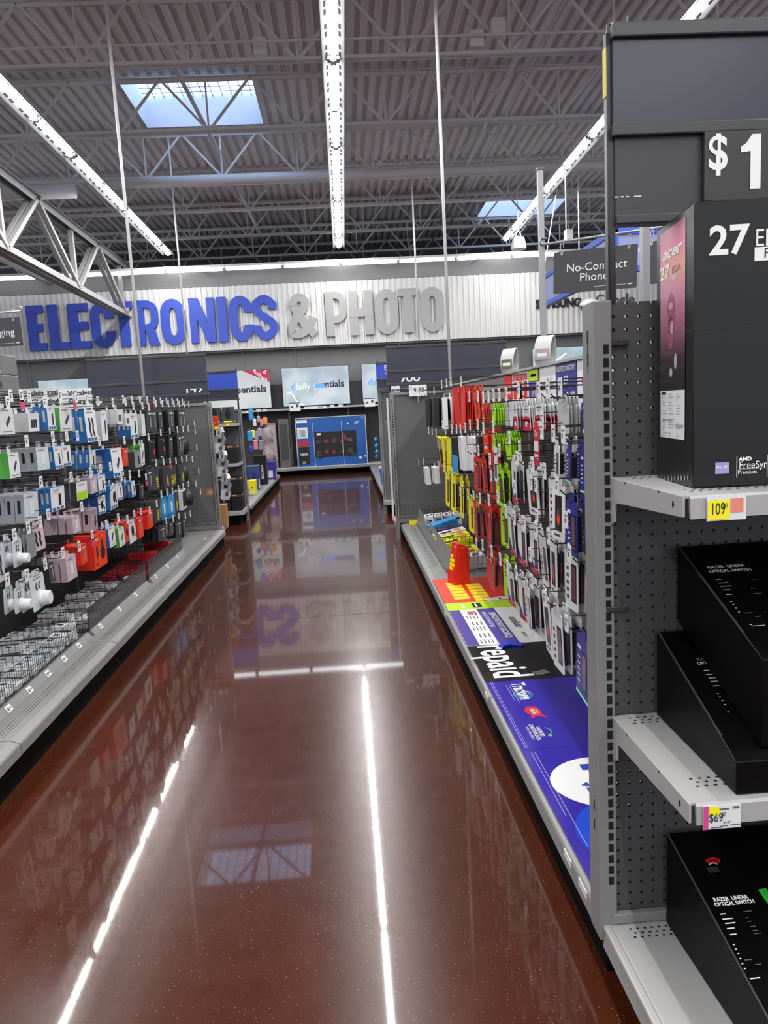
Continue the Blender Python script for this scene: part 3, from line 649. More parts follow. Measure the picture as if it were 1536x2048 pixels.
# hook prototypes, built once each
def hook_proto(ln, tagm):
    r_ = MB().tube([(0, 0, 0), (ln, 0, .004), (ln+.012, 0, .018)], .0025, 5); r_.tube([(0, 0, .05), (ln+.02, 0, .052)], .002, 5); r_.box(0, -.012, -.012, .004, .012, .06)
    t = MB(); t.box(ln+.02, -.018, .004, ln+.022, .018, .056)
    t.quad((ln+.0226, -.012, .02), (ln+.0226, .0, .02), (ln+.0226, .0, .034), (ln+.0226, -.012, .034), 1); t.quad((ln+.0226, -.012, .04), (ln+.0226, .012, .04), (ln+.0226, .012, .045), (ln+.0226, -.012, .045), 1)
    if tagm is TAGP: t.box(ln+.02, -.022, -.03, ln+.022, .022, .012, 2)
    return r_.mesh('wire', WIRE), t.mesh('price_tag', [TAGW, TAGK, TAGP])
HK = {}
def hook(x, y, z, side, ln, pink, label, grp):
    key = (round(ln, 3), pink)
    if key not in HK: HK[key] = hook_proto(ln, TAGP if pink else TAGW)
    r_, t = HK[key]
    o = bpy.data.objects.new('peg_hook', r_); COL.objects.link(o); o.location = (x, y, z); o.rotation_euler.z = 0 if side < 0 else math.pi
    c = bpy.data.objects.new('price_tag', t); COL.objects.link(c); c.parent = o
    return tag(o, label, 'hook', grp)
ROWN = ['top', 'second', 'third', 'fourth', 'fifth', 'sixth']
def stock(rows, side, Xf, back, rack):
    for ri, row in enumerate(rows):
        row = sorted(row, key=lambda q: q[1])
        for si, (kind, y, zt, w_, h_) in enumerate(row):
            look = K[kind][2]
            where = 'stack %s from the near end, %s row, %s rack' % (ORD[si] if si < 25 else str(si), ROWN[ri], rack)
            where = '%s stack from the near end, %s row of %s rack' % (ORD[si], ROWN[ri], rack)
            grp = '%ses in one stack' % look if look.endswith('x') else '%ss in one stack' % look
            root, kd, t, n = pack(kind, w_, h_, '', grp)
            n = min(n, 6) if t < .02 else n
            gap = max(t, .006)+.005
            x0 = Xf+random.uniform(-.02, .02)
            for i in range(n):
                x = x0+side*(i*gap)
                rot = (0, R(random.uniform(-2, 4)), (0 if side < 0 else math.pi)+R(random.uniform(-5, 5)))
                words = len((look+' '+where).split())
                lead = ['front', 'second', 'third', 'fourth', 'fifth', 'sixth', 'seventh', 'eighth'][i]
                lab = '%s %s, %s stack from near end, %s row of %s rack' % (lead, look, ORD[si], ROWN[ri], rack)
                if len(lab.replace('-', ' ').split()) > 16: lab = '%s %s, %s stack along, %s row, %s rack' % (lead, look, ORD[si], ROWN[ri], rack)
                if i == 0: root.location = (x, y, zt); root.rotation_euler = rot; root['label'] = lab
                else: dup(root, (x, y, zt), rot, lab, grp, kd)
            hook(back, y, zt+.018, side, abs(back-Xf)+.035, random.random() < (.1 if side < 0 else .03),
                 'wire peg hook with its price tag, %s from near end, %s row of %s rack' % (ORD[si], ROWN[ri], rack), 'peg hooks of the %s rack' % rack)
BKROW = lambda z, h_, ks: [(ks[i % len(ks)], 5.74+.19*i, z-.004*i, .14, h_) for i in range(8)]
LEFT = [
 [('WB', 3.22, 1.352, .083, .085), ('GW', 3.36, 1.382, .118, .115), ('PW', 3.61, 1.356, .105, .085), ('BL', 3.81, 1.39, .127, .118), ('GW', 4.04, 1.383, .15, .123), ('BT', 4.38, 1.369, .153, .182), ('LG', 4.66, 1.362, .11, .179), ('PW', 4.93, 1.371, .098, .093), ('PW', 5.1, 1.344, .13, .083), ('BL', 5.33, 1.346, .15, .174), ('WS', 5.50, 1.338, .094, .157)]
 + [('BK', 5.72+.2*i, 1.366, .15, .162+.004*i) for i in range(7)],
 [('GW', 3.36, 1.185, .10, .11), ('GY', 3.66, 1.193, .125, .108), ('BL', 3.84, 1.187, .105, .111), ('BL', 3.99, 1.185, .106, .106), ('BL', 4.33, 1.141, .127, .104), ('BB', 4.82, 1.128, .17, .183), ('RD', 5.04, 1.114, .148, .117), ('GP', 5.22, 1.084, .133, .11), ('GW', 5.41, 1.126, .16, .153), ('BO', 5.78, 1.145, .26, .174), ('BO', 6.08, 1.148, .22, .17), ('BK', 6.36, 1.15, .18, .182), ('BK', 6.58, 1.15, .18, .18), ('BK', 6.8, 1.15, .18, .18), ('HP', 7.1, 1.117, .2, .173)],
 [('GY', 3.46, .994, .151, .132), ('BL', 3.84, .983, .16, .118), ('GN', 4.13, .982, .139, .1), ('PK', 4.3, .989, .115, .09), ('BL', 4.48, .986, .134, .104), ('BC', 4.68, .908, .18, .149), ('BL', 4.86, .906, .084, .113), ('BL', 5.08, .892, .117, .105), ('BK', 5.24, .852, .098, .098), ('BK', 5.55, .93, .12, .15), ('DY', 5.78, .924, .16, .167), ('DY', 6.0, .911, .15, .164), ('DY', 6.2, .902, .15, .165), ('DY', 6.42, .894, .18, .173), ('DY', 6.62, .89, .15, .17), ('HP', 6.86, .869, .17, .159)],
 [('PC', 3.5, .838, .135, .118), ('PK', 3.94, .817, .121, .085), ('PT', 4.30, .81, .127, .13), ('BC', 4.49, .86, .12, .105), ('DY', 5.62, .689, .15, .165), ('DY', 5.8, .685, .13, .165), ('CB', 5.98, .675, .16, .173), ('CB', 6.2, .668, .16, .185), ('DY', 6.38, .668, .13, .17), ('WF', 6.6, .666, .2, .168), ('HP', 6.92, .641, .18, .157)],
 [('CC', 3.13, .805, .115, .15), ('PU', 3.27, .812, .1, .118), ('GC', 3.40, .818, .08, .113), ('RD', 4.05, .645, .105, .105), ('RB', 4.30, .665, .22, .196), ('WC', 4.53, .671, .139, .123), ('GW', 4.71, .634, .14, .118), ('RC', 4.87, .644, .11, .131), ('WR', 5.03, .636, .19, .153), ('RD', 5.25, .619, .137, .142), ('RD', 5.46, .637, .15, .125), ('BK', 5.69, .475, .18, .10), ('BK', 5.92, .46, .16, .10), ('BK', 6.12, .45, .16, .11), ('BK', 6.36, .42, .17, .13), ('BK', 6.56, .41, .17, .15)],
 [('CC', 3.02, .641, .085, .13), ('PU', 3.20, .617, .104, .11), ('PU', 3.40, .622, .17, .155), ('BK', 3.62, .633, .08, .095), ('PK', 3.84, .624, .14, .122)],
]
RIGHT = [
 [('KB', 5.75, 1.339, .17, .228), ('KB', 5.98, 1.339, .17, .228), ('KW', 5.06, 1.338, .17, .21), ('KR', 4.66, 1.369, .16, .228), ('KR', 4.44, 1.369, .15, .225), ('KR', 4.26, 1.369, .12, .223), ('KO', 3.9, 1.359, .11, .16), ('CR', 3.66, 1.277, .09, .095), ('CR', 3.43, 1.276, .09, .09), ('CG', 3.3, 1.269, .08, .08), ('CGY', 3.18, 1.269, .075, .08), ('CW', 3.07, 1.273, .085, .085), ('CP', 2.96, 1.274, .09, .095), ('C29', 2.83, 1.274, .10, .096), ('C39', 2.63, 1.282, .10, .098), ('CK', 2.36, 1.278, .075, .092), ('CGY', 2.25, 1.275, .07, .088), ('CU', 2.12, 1.281, .085, .09)],
 [('BAT', 5.05, 1.06, .17, .235), ('BAT', 5.27, 1.06, .17, .235), ('BAT', 5.49, 1.06, .17, .235), ('KBL', 4.57, 1.087, .19, .217), ('KWH', 4.30, 1.103, .14, .194), ('KWH', 4.12, 1.108, .13, .188), ('KWH', 3.98, 1.112, .11, .178), ('KB', 3.82, 1.121, .11, .15), ('CO', 3.67, 1.139, .1, .1), ('CO', 3.46, 1.146, .12, .1), ('CG', 3.32, 1.133, .067, .06), ('CG', 3.1, 1.144, .08, .095), ('PWP', 2.33, 1.149, .08, .105), ('PU2', 2.2, 1.145, .07, .1), ('PU2', 2.10, 1.145, .09, .125)],
 [('SW', 6.35, .761, .15, .143), ('SW', 5.95, .796, .14, .132), ('PY', 4.98, .841, .18, .235), ('PY', 4.72, .841, .18, .235), ('PY', 4.36, .847, .2, .224), ('PR', 3.82, 1.012, .15, .18), ('PR', 3.63, 1.018, .125, .175), ('PR', 3.46, 1.024, .125, .185), ('PG', 3.19, 1.003, .13, .162), ('PV', 2.99, 1.05, .11, .17), ('PS', 2.68, 1.041, .13, .17), ('PWP', 2.46, 1.033, .115, .197), ('PS', 2.31, 1.023, .11, .178), ('PU2', 2.17, .99, .105, .175)],
 [('PY', 4.08, .76, .15, .183), ('PR', 3.81, .777, .13, .198), ('PR', 3.64, .787, .13, .203), ('PR', 3.47, .796, .13, .201), ('PG', 3.25, .816, .15, .168), ('PV', 3.05, .853, .105, .207), ('PV', 2.90, .814, .115, .175), ('PV', 2.75, .808, .115, .172), ('PWP', 2.6, .813, .115, .19), ('PS', 2.43, .817, .11, .183), ('PWP', 2.28, .819, .115, .195), ('PU2', 2.06, .806, .085, .187)],
 [('PR', 3.61, .55, .14, .16), ('PR', 3.44, .575, .14, .168), ('PG', 3.22, .589, .13, .17), ('PV', 3.04, .589, .105, .155), ('PV', 2.90, .589, .11, .182), ('PWP', 2.75, .594, .12, .19), ('PS', 2.51, .618, .13, .222), ('PWP', 2.34, .601, .12, .2), ('PU2', 2.10, .587, .14, .185)],
]
stock(LEFT, -1, -1.45, LB+.006, 'left')
stock(RIGHT, 1, .68, RB-.006, 'right')
# empty hooks
k = 0
for (y, z) in ((2.55, .97), (2.62, .97), (2.78, 1.09), (2.95, 1.12), (2.88, .93), (2.55, .86), (2.66, .70), (3.35, .93), (2.2, .90), (2.45, 1.2)):
    hook(RB-.006, y, z, 1, .30, False, 'empty wire peg hook, %s of the bare ones on the right rack' % ORD[k], 'bare peg hooks of the right rack'); k += 1
k = 0
for (y, z) in [(3.30+.19*i, 1.40) for i in range(6)]+[(4.95+.2*i, 1.405) for i in range(10)]+[(7.2, 1.2), (7.2, .98), (7.2, .75), (7.2, .55)]:
    hook(LB+.006, y, z, -1, .42, k % 6 == 4, 'bare wire peg hook, %s of the empty ones on the left rack' % ORD[k], 'bare peg hooks of the left rack'); k += 1
# ================================================================== wire bins on the left deck
def bin_left(y0, y1, label, smoke, grp, nd):
    x0, x1 = -1.80, -1.43
    t = thing('wire_bin', label, 'wire bin', (0, y0, .166), 0, grp); ln = y1-y0
    def grid(a, b, z0, z1, step, r=.0011):
        """upright wire panel from a to b (2-D points)"""
        m = MB(); a = Vector(a); b = Vector(b); n = max(1, int((b-a).length/step))
        for i in range(n+1):
            p = a.lerp(b, i/n); m.tube([(p.x, p.y, z0), (p.x, p.y, z1)], r, 4, caps=False)
        for z in (z0+.003, (z0+z1)/2, z1): m.tube([(a.x, a.y, z), (b.x, b.y, z)], r*1.5, 4)
        return m
    grid((x1, .005), (x1, ln-.005), .03, .145, .02).build('front_panel', WIRE, t)
    if smoke: MB().box(x1+.004, .0, .028, x1+.007, ln, .15).build('clear_guard', mat('smoke_plastic', (52, 48, 52), .15, alpha=.62), t)
    for i in range(nd+1):
        y = .006+(ln-.012)*i/nd; m = grid((x0, y), (x1, y), .01, .15, .03)
        m.build('divider', WIRE, t)
    m = MB(); n = int(ln/.05)
    for i in range(n+1): m.tube([(x0, ln*i/n, .006), (x1, ln*i/n, .006)], .0015, 4, caps=False)
    m.build('bottom', WIRE, t)
    m = MB(); m.prism([(x1+.002, .0), (x1+.032, .0), (x1+.012, .03), (x1+.002, .03)], 0, ln); m.build('tag_rail', STEEL, t)
    k = 0; y = .12
    while y < ln-.05:
        q = MB(); q.M = frame((x1+.0225, y, .0155), (0, 1, 0), (-.02, 0, .03)); q.rect(-.022, -.014, .022, .014, 0, .001); q.rect(-.014, -.008, .0, .006, 1, .0014); q.rect(.005, -.004, .016, .004, 1, .0014); q.flat = True
        q.build('price_tag', [TAGW, TAGK], t); y += .2 if not smoke else .35
    return t
GB = 'wire bins on the left deck'
bin_left(2.0, 3.90, 'long open wire bin on the left deck, nearest the camera', False, GB, 8)
bin_left(3.94, 5.10, 'middle wire bin on the left deck behind a smoked guard', True, GB, 5)
bin_left(5.17, 6.26, 'far wire bin on the left deck holding red boxes', True, GB, 5)
def loose(y0, y1, nn, pal, label, grp, layers, name='accessory_box'):
    protos = []
    for c in pal:
        m = MB(); m.box(-.05, -.03, 0, .05, .03, .022); m.m[1] = 1
        o = m.build(name, [c, c], bevel=.0015); a = MB(); a.rect(-.03, -.012, .0, .012, 0, .0226); a.rect(.012, -.02, .04, -.012, 1, .0226); a.flat = True
        ar = a.build('front_print', [PDG, PGY], o); protos.append((o, ar, [False]))
    cnt = 0; ln = (y1-y0)
    cells = [(ix, iy, lz) for lz in range(layers) for iy in range(int(ln/.085)) for ix in range(3)]
    random.shuffle(cells); cells.sort(key=lambda c: c[2])
    for (ix, iy, lz) in cells:
        if cnt >= nn: break
        if lz and random.random() < .35: continue
        p, ar, used = random.choice(protos)
        loc = (-1.735+ix*.118+random.uniform(-.004, .004), y0+.05+iy*.085, .192+lz*.03); rot = (R(random.uniform(-3, 3)), R(random.uniform(-3, 3)), R(random.uniform(-9, 9)))
        if not used[0]: p.location = loc; p.rotation_euler = rot; tag(p, label, 'box', grp); used[0] = True
        else: dup(p, loc, rot, label, grp, [ar])
        cnt += 1
    for p, ar, used in protos:
        if not used[0]: bpy.data.objects.remove(ar); bpy.data.objects.remove(p)
loose(2.05, 3.88, 110, [PWH, PPL, PWH], 'small white boxed accessory lying loose in the nearest wire bin', 'loose white boxes in the nearest wire bin', 4)
loose(3.97, 5.08, 55, [PWH, Cm('mauve_front', (192, 176, 184))], 'small white or mauve boxed accessory lying in the middle wire bin', 'loose boxes in the middle wire bin', 4)
loose(5.2, 6.22, 26, [PRD, PDR], 'small red boxed accessory lying in the far wire bin', 'loose red boxes in the far wire bin', 2)
for i, y in enumerate((5.62, 6.05)):
    t = MB().box(-1.68, y, .245, -1.48, y+.06, .30).build('accessory_box', PRD, bevel=.003); tag(t, ['red carton standing tall among red boxes, nearer in the far wire bin', 'red carton standing tall at the back end of the far wire bin'][i], 'box', 'red cartons')
    t2 = MB().box(-1.66, y-.0008, .262, -1.5, y, .285).build('front_print', PDR, t)
tag(MB().box(-1.36, 6.85, .167, -1.335, 6.9, .172).build('paper_scrap', PWH), 'small white paper scrap on the empty deck before the far left endcap', 'paper')
# toppers of the left rack
def flag(px0, px1, py, y, h_, s_, mt, tm, label, size):
    a = at(px0, py, 'y', y); b = at(px1, py, 'y', y)
    t = thing('topper_card', label, 'sign', (a.x, y, 1.38))
    wd = b.x-a.x; MB().box(0, 0, .004, wd, .003, a.z-1.38).build('card', mt, t); MB().box(wd*.3, -.004, 0, wd*.34, .008, .03).build('clip', CLEAR, t)
    for i, q in enumerate(s_): text(q, size, tm, t, 'lettering', frame((wd*.66, -.0015, a.z-1.38-.028-i*.05), *FACE_CAM), .001)
flag(38, 113, 778, 4.35, .12, ['Universal', 'Charging'], PWH, INK, 'white topper card reading Universal Charging on the left rack', .042)
flag(114, 183, 779, 4.75, .12, ['Wireless', 'Charging'], PWH, INK, 'white topper card reading Wireless Charging on the left rack', .042)
flag(203, 278, 792, 6.2, .1, ['Wireless Charging'], PBK, PWH, 'black topper card reading Wireless Charging on the left rack', .034)
for i, (px_, c, lab) in enumerate(((307, PLV, 'small lavender leaflet standing on top of the far left rack'), (368, PNV, 'dark blue leaflet standing on top of the far left rack'))):
    a = at(px_, 806, 'x', -1.83); o = MB().box(-.05-.03*i, 0, 0, .05+.03*i, .012, .055).build('leaflet', c, loc=(-1.83+.2*i, 6.55+.4*i, 1.431)); tag(o, lab, 'leaflet')
    MB().box(-.03, -.001, .015, .03, 0, .03).build('front_print', PCB, o)
for i, z in enumerate((1.432, 1.533)):
    o = MB().box(-.13, -.09, 0, .06, .09, .1).build('stacked_carton', Cm('ash', (104, 104, 104)), loc=(-1.76, 4.0, z+.03), bevel=.004); tag(o, ['lower', 'upper'][i]+' grey printed carton stacked on top of the left rack at the picture edge', 'box', 'grey cartons on the left rack')
    m = MB(); m.M = frame((.0, -.0906, .05), *FACE_CAM); m.rect(-.10, -.02, -.04, .03, 0); m.disc(-.005, .004, .022, None, 0); m.disc(.038, .0, .014, .02, 0); m.rect(-.12, -.042, .05, -.03, 1); m.flat = True; m.build('front_print', [PDG, PLG], o)
# ================================================================== mats on the right deck
DZ = .1662
def dmat(y0, y1, mt, label, name='shelf_mat', x0=.515, x1=.975):
    o = MB().box(x0, y0, DZ, x1, y1, DZ+.0022).build(name, mt); tag(o, label, 'mat'); return o
def onmat(s_, size, px_, py_, mt, par, bold=0, xs=1, ang=0, name='lettering'):
    p = at(px_, py_, 'z', DZ+.0028); return text(s_, size, mt, par, name, frame((p.x, p.y, DZ+.0028), *FACE_UP), bold, xs)
def flat(par, name, mats, shapes, z=.0027):
    m = MB(); m.M = Matrix.Translation((0, 0, DZ+z)); shapes(m); m.flat = True; return m.build(name, mats, par)
VIO = mat('mat_violet', (46, 30, 150), .22); VIO2 = mat('mat_indigo', (74, 66, 150), .3); RDM = mat('mat_red', (205, 50, 22), .45); LMM = mat('mat_lime', (170, 210, 10), .45); BKM = mat('mat_black', (16, 16, 18), .2); WHM = mat('mat_white', (222, 222, 224), .3); RBL = mat('mat_royal', (14, 62, 190), .3)
a = dmat(4.10, 4.70, RDM, 'red shelf mat with two blocks of yellow text under the brochure holder')
def yl(m):
    for cx in (.63, .745):
        for r_ in range(6): m.quad((cx+.045, 4.64-r_*.07-(.12 if cx > .7 else .06), 0), (cx-.045, 4.64-r_*.07-(.12 if cx > .7 else .06), 0), (cx-.045, 4.64-r_*.07-.058-(.12 if cx > .7 else .06), 0), (cx+.045, 4.64-r_*.07-.058-(.12 if cx > .7 else .06), 0))
flat(a, 'text_block', [mat('print_yellow', (236, 206, 18), .5)], yl)
a = dmat(3.95, 4.098, LMM, 'narrow lime green shelf mat between the red and white mats')
flat(a, 'logo_block', [PBK, PWH], lambda m: (m.quad((.66, 3.975, 0), (.71, 3.975, 0), (.71, 4.07, 0), (.66, 4.07, 0)), m.quad((.60, 3.985, 0), (.615, 3.985, 0), (.615, 4.05, 0), (.60, 4.05, 0), 1), m.quad((.675, 3.99, .0003), (.685, 3.99, .0003), (.685, 4.055, .0003), (.675, 4.055, .0003), 1)))
for i, (x, y, rot) in enumerate(((.80, 4.13, .2), (.88, 4.14, -.15))):
    o = MB().box(-.045, -.03, 0, .045, .03, .001).build('loose_ticket', PWH, loc=(x, y, DZ+.0025), rotz=rot); tag(o, ['small white ticket lying on the red mat, nearer the aisle', 'small white ticket lying on the red mat, nearer the hooks'][i], 'ticket')
a = dmat(3.33, 3.948, WHM, 'white and indigo shelf mat reading SERVICE WITHOUT SACRIFICE')
flat(a, 'printed_bands', [VIO2], lambda m: (m.quad((.516, 3.331, 0), (.575, 3.331, 0), (.575, 3.947, 0), (.516, 3.947, 0)), m.quad((.668, 3.331, 0), (.765, 3.331, 0), (.765, 3.947, 0), (.668, 3.947, 0))))
fz = DZ+.0031
text('SERVICE WITHOUT SACRIFICE', .046, WHM, a, 'lettering', frame((.735, 3.64, fz), *FACE_UP), .0015, .72)
text('PLANS STARTING AT $25', .032, WHM, a, 'lettering', frame((.693, 3.74, fz), *FACE_UP), 0, .78)
text('uscellular', .062, mat('print_slate', (66, 66, 84), .5), a, 'lettering', frame((.822, 3.66, fz), *FACE_UP), .001, .8)
text('PREPAID', .03, MATS['print_slate'], a, 'lettering', frame((.815, 3.455, fz), *FACE_UP), 0, .7)
text('5G', .06, mat('print_maroon', (140, 20, 50), .5), a, 'lettering', frame((.63, 3.87, fz), *FACE_UP), .003, .9)
def ico(m):
    for k, y in enumerate((3.68, 3.47)):
        for j in range(3): m.quad((.60+j*.022, y-.03, 0), (.607+j*.022, y-.03, 0), (.607+j*.022, y+.03, 0), (.60+j*.022, y+.03, 0))
    for y in (3.79, 3.59, 3.38):
        for j in range(4): m.quad((.59+j*.018, y-.03, 0), (.595+j*.018, y-.03, 0), (.595+j*.018, y+.03, 0), (.59+j*.018, y+.03, 0))
flat(a, 'small_print', [MATS['print_slate']], ico, .003)
a = dmat(2.868, 3.328, BKM, 'glossy black shelf mat with large white letters')
text('repaid', .235, WHM, a, 'lettering', frame((.632, 3.112, DZ+.003), *FACE_UP), .004, .72)
o = MB().box(-.03, -.022, 0, .03, .022, .002).build('loose_ticket', Cm('ticket_grey', (128, 114, 106)), loc=(.76, 2.93, DZ+.0025), rotz=.3); tag(o, 'small greyish ticket lying on the black mat', 'ticket')
m = MB(); P_ = [(-.055, -.012), (0, .012), (.055, -.02)]; m.ribbon(P_, .016, 0, .012); o = m.build('plastic_clip', mat('clip_blue', (28, 52, 190), .3), loc=(.715, 3.295, DZ+.0028), rotz=.1, bevel=.003); tag(o, 'bent bright blue plastic clip lying on the black mat', 'clip')
a = dmat(2.262, 2.866, VIO, 'violet shelf mat with a white phone-brand logo and a red map')
p = at(1043, 1383, 'z', DZ)
text('Tracfone', .078, WHM, a, 'lettering', frame((.632, 2.75, DZ+.003), *FACE_UP), .002, .60)
flat(a, 'logo_rings', [mat('print_teal', (70, 140, 160), .4)], lambda m: [(m.ribbon(arc(.63, 2.715, r_*.8, r_, 100, 260, 12), .0022, 0, .0003), m.ribbon(arc(.63, 2.715, r_*.8, r_, -70, 70, 12), .0022, 0, .0003)) for r_ in (.032, .043)])
flat(a, 'red_map', [PDR], lambda m: m.poly([(.603, 2.585), (.618, 2.60), (.648, 2.598), (.655, 2.56), (.655, 2.52), (.668, 2.488), (.648, 2.505), (.628, 2.51), (.608, 2.492), (.612, 2.525), (.598, 2.55)]), .0026)
text('COVERAGE', .012, WHM, a, 'lettering', frame((.641, 2.553, fz), *FACE_UP), 0, .7); text('VERIZON', .017, WHM, a, 'lettering', frame((.626, 2.553, fz), *FACE_UP), .0005, .7)
text('UNLIMITED', .021, WHM, a, 'lettering', frame((.609, 2.385, fz), *FACE_UP), .0005, .7); text('CARRYOVER DATA', .021, WHM, a, 'lettering', frame((.590, 2.385, fz), *FACE_UP), .0005, .68); text('WITH ACTIVE SERVICE', .014, WHM, a, 'lettering', frame((.572, 2.38, fz), *FACE_UP), 0, .7)
flat(a, 'green_swirl', [mat('print_green', (90, 180, 110), .4)], lambda m: (m.ribbon(arc(.618, 2.385, .028, .035, -60, 60, 12), .0015, 0, .0003), m.disc(.635, 2.352, .008, .008)))
flat(a, 'edge_lines', [PLV], lambda m: (m.quad((.530, 2.27, 0), (.533, 2.27, 0), (.533, 2.86, 0), (.530, 2.86, 0)), m.quad((.538, 2.27, 0), (.540, 2.27, 0), (.540, 2.86, 0), (.538, 2.86, 0)), m.quad((.585, 2.66, 0), (.588, 2.66, 0), (.588, 2.82, 0), (.585, 2.82, 0)), m.quad((.597, 2.64, 0), (.60, 2.64, 0), (.60, 2.82, 0), (.597, 2.82, 0))))
a = dmat(1.515, 2.26, VIO, 'violet shelf mat with a white circle and royal blue circle next to the near endcap')
def circ(m):
    c = at(1200, 1600, 'z', DZ)
    m.disc(.717, 2.03, .168, .15, 0, .0002, 40); m.disc(.718, 1.76, .176, .175, 1, 0, 40)
flat(a, 'circles', [WHM, RBL], circ, .0026)
def ph(m):
    for (x, y) in ((.685, 2.125), (.70, 2.085)):
        m.quad((x-.02, y-.025, 0), (x+.05, y-.025, 0), (x+.05, y+.012, 0), (x-.02, y+.012, 0), 0)
        for k in range(5):
            t = 2*math.pi*k/5; cx, cy = x+.015, y-.006
            m.ribbon([(cx+.004*math.cos(t), cy+.004*math.sin(t)), (cx+.01*math.cos(t), cy+.01*math.sin(t))], .0015, .0002, .0005, False, 1)
flat(a, 'phone_icons', [mat('print_cobalt', (16, 56, 150), .4), WHM], ph, .0032)
text('$24', .07, MATS['print_cobalt'], a, 'lettering', frame((.665, 1.99, DZ+.0033), *FACE_UP), .0015, .7)
text('Wa', .05, WHM, a, 'lettering', frame((.535, 1.57, fz), *FACE_UP), .001, .8)
flat(a, 'edge_lines', [PLV], lambda m: (m.quad((.540, 1.86, 0), (.5425, 1.86, 0), (.5425, 2.24, 0), (.540, 2.24, 0)), m.quad((.552, 1.72, 0), (.5545, 1.72, 0), (.5545, 2.24, 0), (.552, 2.24, 0))))
for i, y in enumerate((1.60, 1.72, 3.99, 2.80)):
    o = MB().box(.501, y-.03, .117, .5035, y+.03, .149).build('price_tag', TAGW); tag(o, 'white price label on the front edge of the right deck, %s' % ['nearest', 'second nearest', 'beside the lime mat', 'beside the violet mat'][i], 'price label', 'price labels on the right deck edge')
# red brochure holder
t = thing('brochure_holder', 'red wedge-shaped brochure holder with yellow text standing on the red mat', 'brochure holder', (.635, 4.50, DZ+.0022), R(14))
m = MB(); m.prism([(0, 0), (.10, 0), (.10, .235), (.05, .235), (.0, .075)], 0, .012, 'y'); m.prism([(0, 0), (.10, 0), (.10, .235), (.05, .235), (.0, .075)], .108, .12, 'y'); m.box(0, .012, 0, .004, .108, .075); m.box(.096, .012, 0, .1, .108, .235); m.box(0, .012, 0, .1, .108, .004); m.build('pocket', PRD, t)
m = MB(); m.M = frame((.012, .06, .13), (0, -1, 0), (.18, 0, 1)); m.rect(-.045, -.11, .045, .13); m.v += [p+Vector((.02, 0, 0)) for p in m.v]; m.f += [[4, 5, 6, 7], [0, 1, 5, 4], [2, 3, 7, 6], [1, 2, 6, 5], [0, 3, 7, 4]]; m.m += [0]*5; m.build('leaflets', PRD, t)
m = MB(); m.M = frame((.0112, .06, .13), (0, -1, 0), (.18, 0, 1))
for k in range(4): m.rect(-.04, .035-k*.026, -.04+[.04, .07, .078, .055][k], .056-k*.026, 0, .0006)
m.rect(.0, .105, .03, .113, 1, .0006); m.build('text_block', [PYL, PWH], t)
text('boost', .03, WHITE, t, 'lettering', frame((-.0008, .06, .042), *FACE_NX), .001)
# front of the holder seen from the aisle end
m = MB(); m.M = frame((.03, -.0008, .03), *FACE_CAM); m.rect(0, 0, .05, .006); m.build('front_print', PDR, t)
# ================================================================== grey bin with phone boxes at the far right
t = thing('shelf_bin', 'grey fenced bin of phone boxes on the far right deck', 'bin', (0, 4.86, DZ))
m = MB(); m.prism([(.64, 0), (.655, 0), (.675, .15), (.668, .155)], 0, 2.1); m.build('front_fence', POST, t)
m = MB()
for k in range(42): m.box(.628, .03+k*.05, .0, .642, .045+k*.05, .02)
m.build('fence_clips', CHROME, t)
for i, y in enumerate((0, .52, 1.0, 1.5, 2.09)):
    m = MB()
    for k in range(10): m.tube([(.66+k*.03, y, 0), (.672+k*.03, y, .15)], .0022, 4, caps=False)
    for k in range(4): m.tube([(.66+k*.004, y, .01+k*.046), (.95, y, .01+k*.046)], .0022, 4, caps=False)
    m.build('wire_divider', CHROME if i == 0 else WIRE, t)
def pbox(x, y, z, sx, sy, sz, c, label, grp=None, rot=(0, 0, 0), art=None):
    o = MB().box(-sx/2, -sy/2, 0, sx/2, sy/2, sz).build('phone_box', c, loc=(x, y, z), bevel=.002); o.rotation_euler = rot; tag(o, label, 'box', grp)
    if art:
        m = MB(); m.rect(-sx*.3, -sy*.36, sx*.05, sy*.1, 0, sz+.0007); m.rect(sx*.15, -sy*.3, sx*.35, sy*.3, 1, sz+.0007); m.flat = True; m.build('front_print', art, o)
    return o
for i in range(3): pbox(.80, 4.95+.14*i, DZ+.008, .22, .12, .085, PYL if i else PWH, ['white phone box at the near end of the far right bin', 'yellow phone box in the far right bin behind the white box', 'second yellow phone box in the far right bin'][i], None, (0, R(-7), 0), [PBK, PSC])
for i in range(3): pbox(.80, 5.44+.15*i, DZ+.01, .25, .13, .11+.008*i, [PYL, PYL, PWH][i], ['yellow phone box in the middle of the far right bin', 'yellow phone box with a photo, behind the middle yellow box', 'white phone box with black patch behind the yellow boxes'][i], None, (0, R(-10), R(4)), [PBK, PAM])
pbox(.80, 5.95, DZ+.01, .26, .12, .12, Cm('purple', (70, 40, 90)), 'dark purple carton in the far right bin', None, (0, R(-8), 0)); pbox(.80, 6.12, DZ+.01, .24, .12, .15, PCB, 'blue carton behind the purple one in the far right bin', None, (0, R(-12), R(10)))
for i in range(4): pbox(.715+.085*i, 6.42+.02*i, DZ+.01, .075, .16, .16, PWH, 'white adapter box with dark windows, %s from the aisle in the far right bin' % ORD[i], 'white adapter boxes', (0, R(-6), R(-6)), [PDG, PDG])
for i in range(4):
    o = [q for q in COL.objects if q.name.startswith('phone_box')][-4+i]
    m = MB(); m.M = frame((0, -.0806, .08), *FACE_CAM); m.rect(-.02, -.05, .022, -.015, 0); m.rect(-.02, .03, .022, .048, 0); m.flat = True; m.build('window', PDG, o)
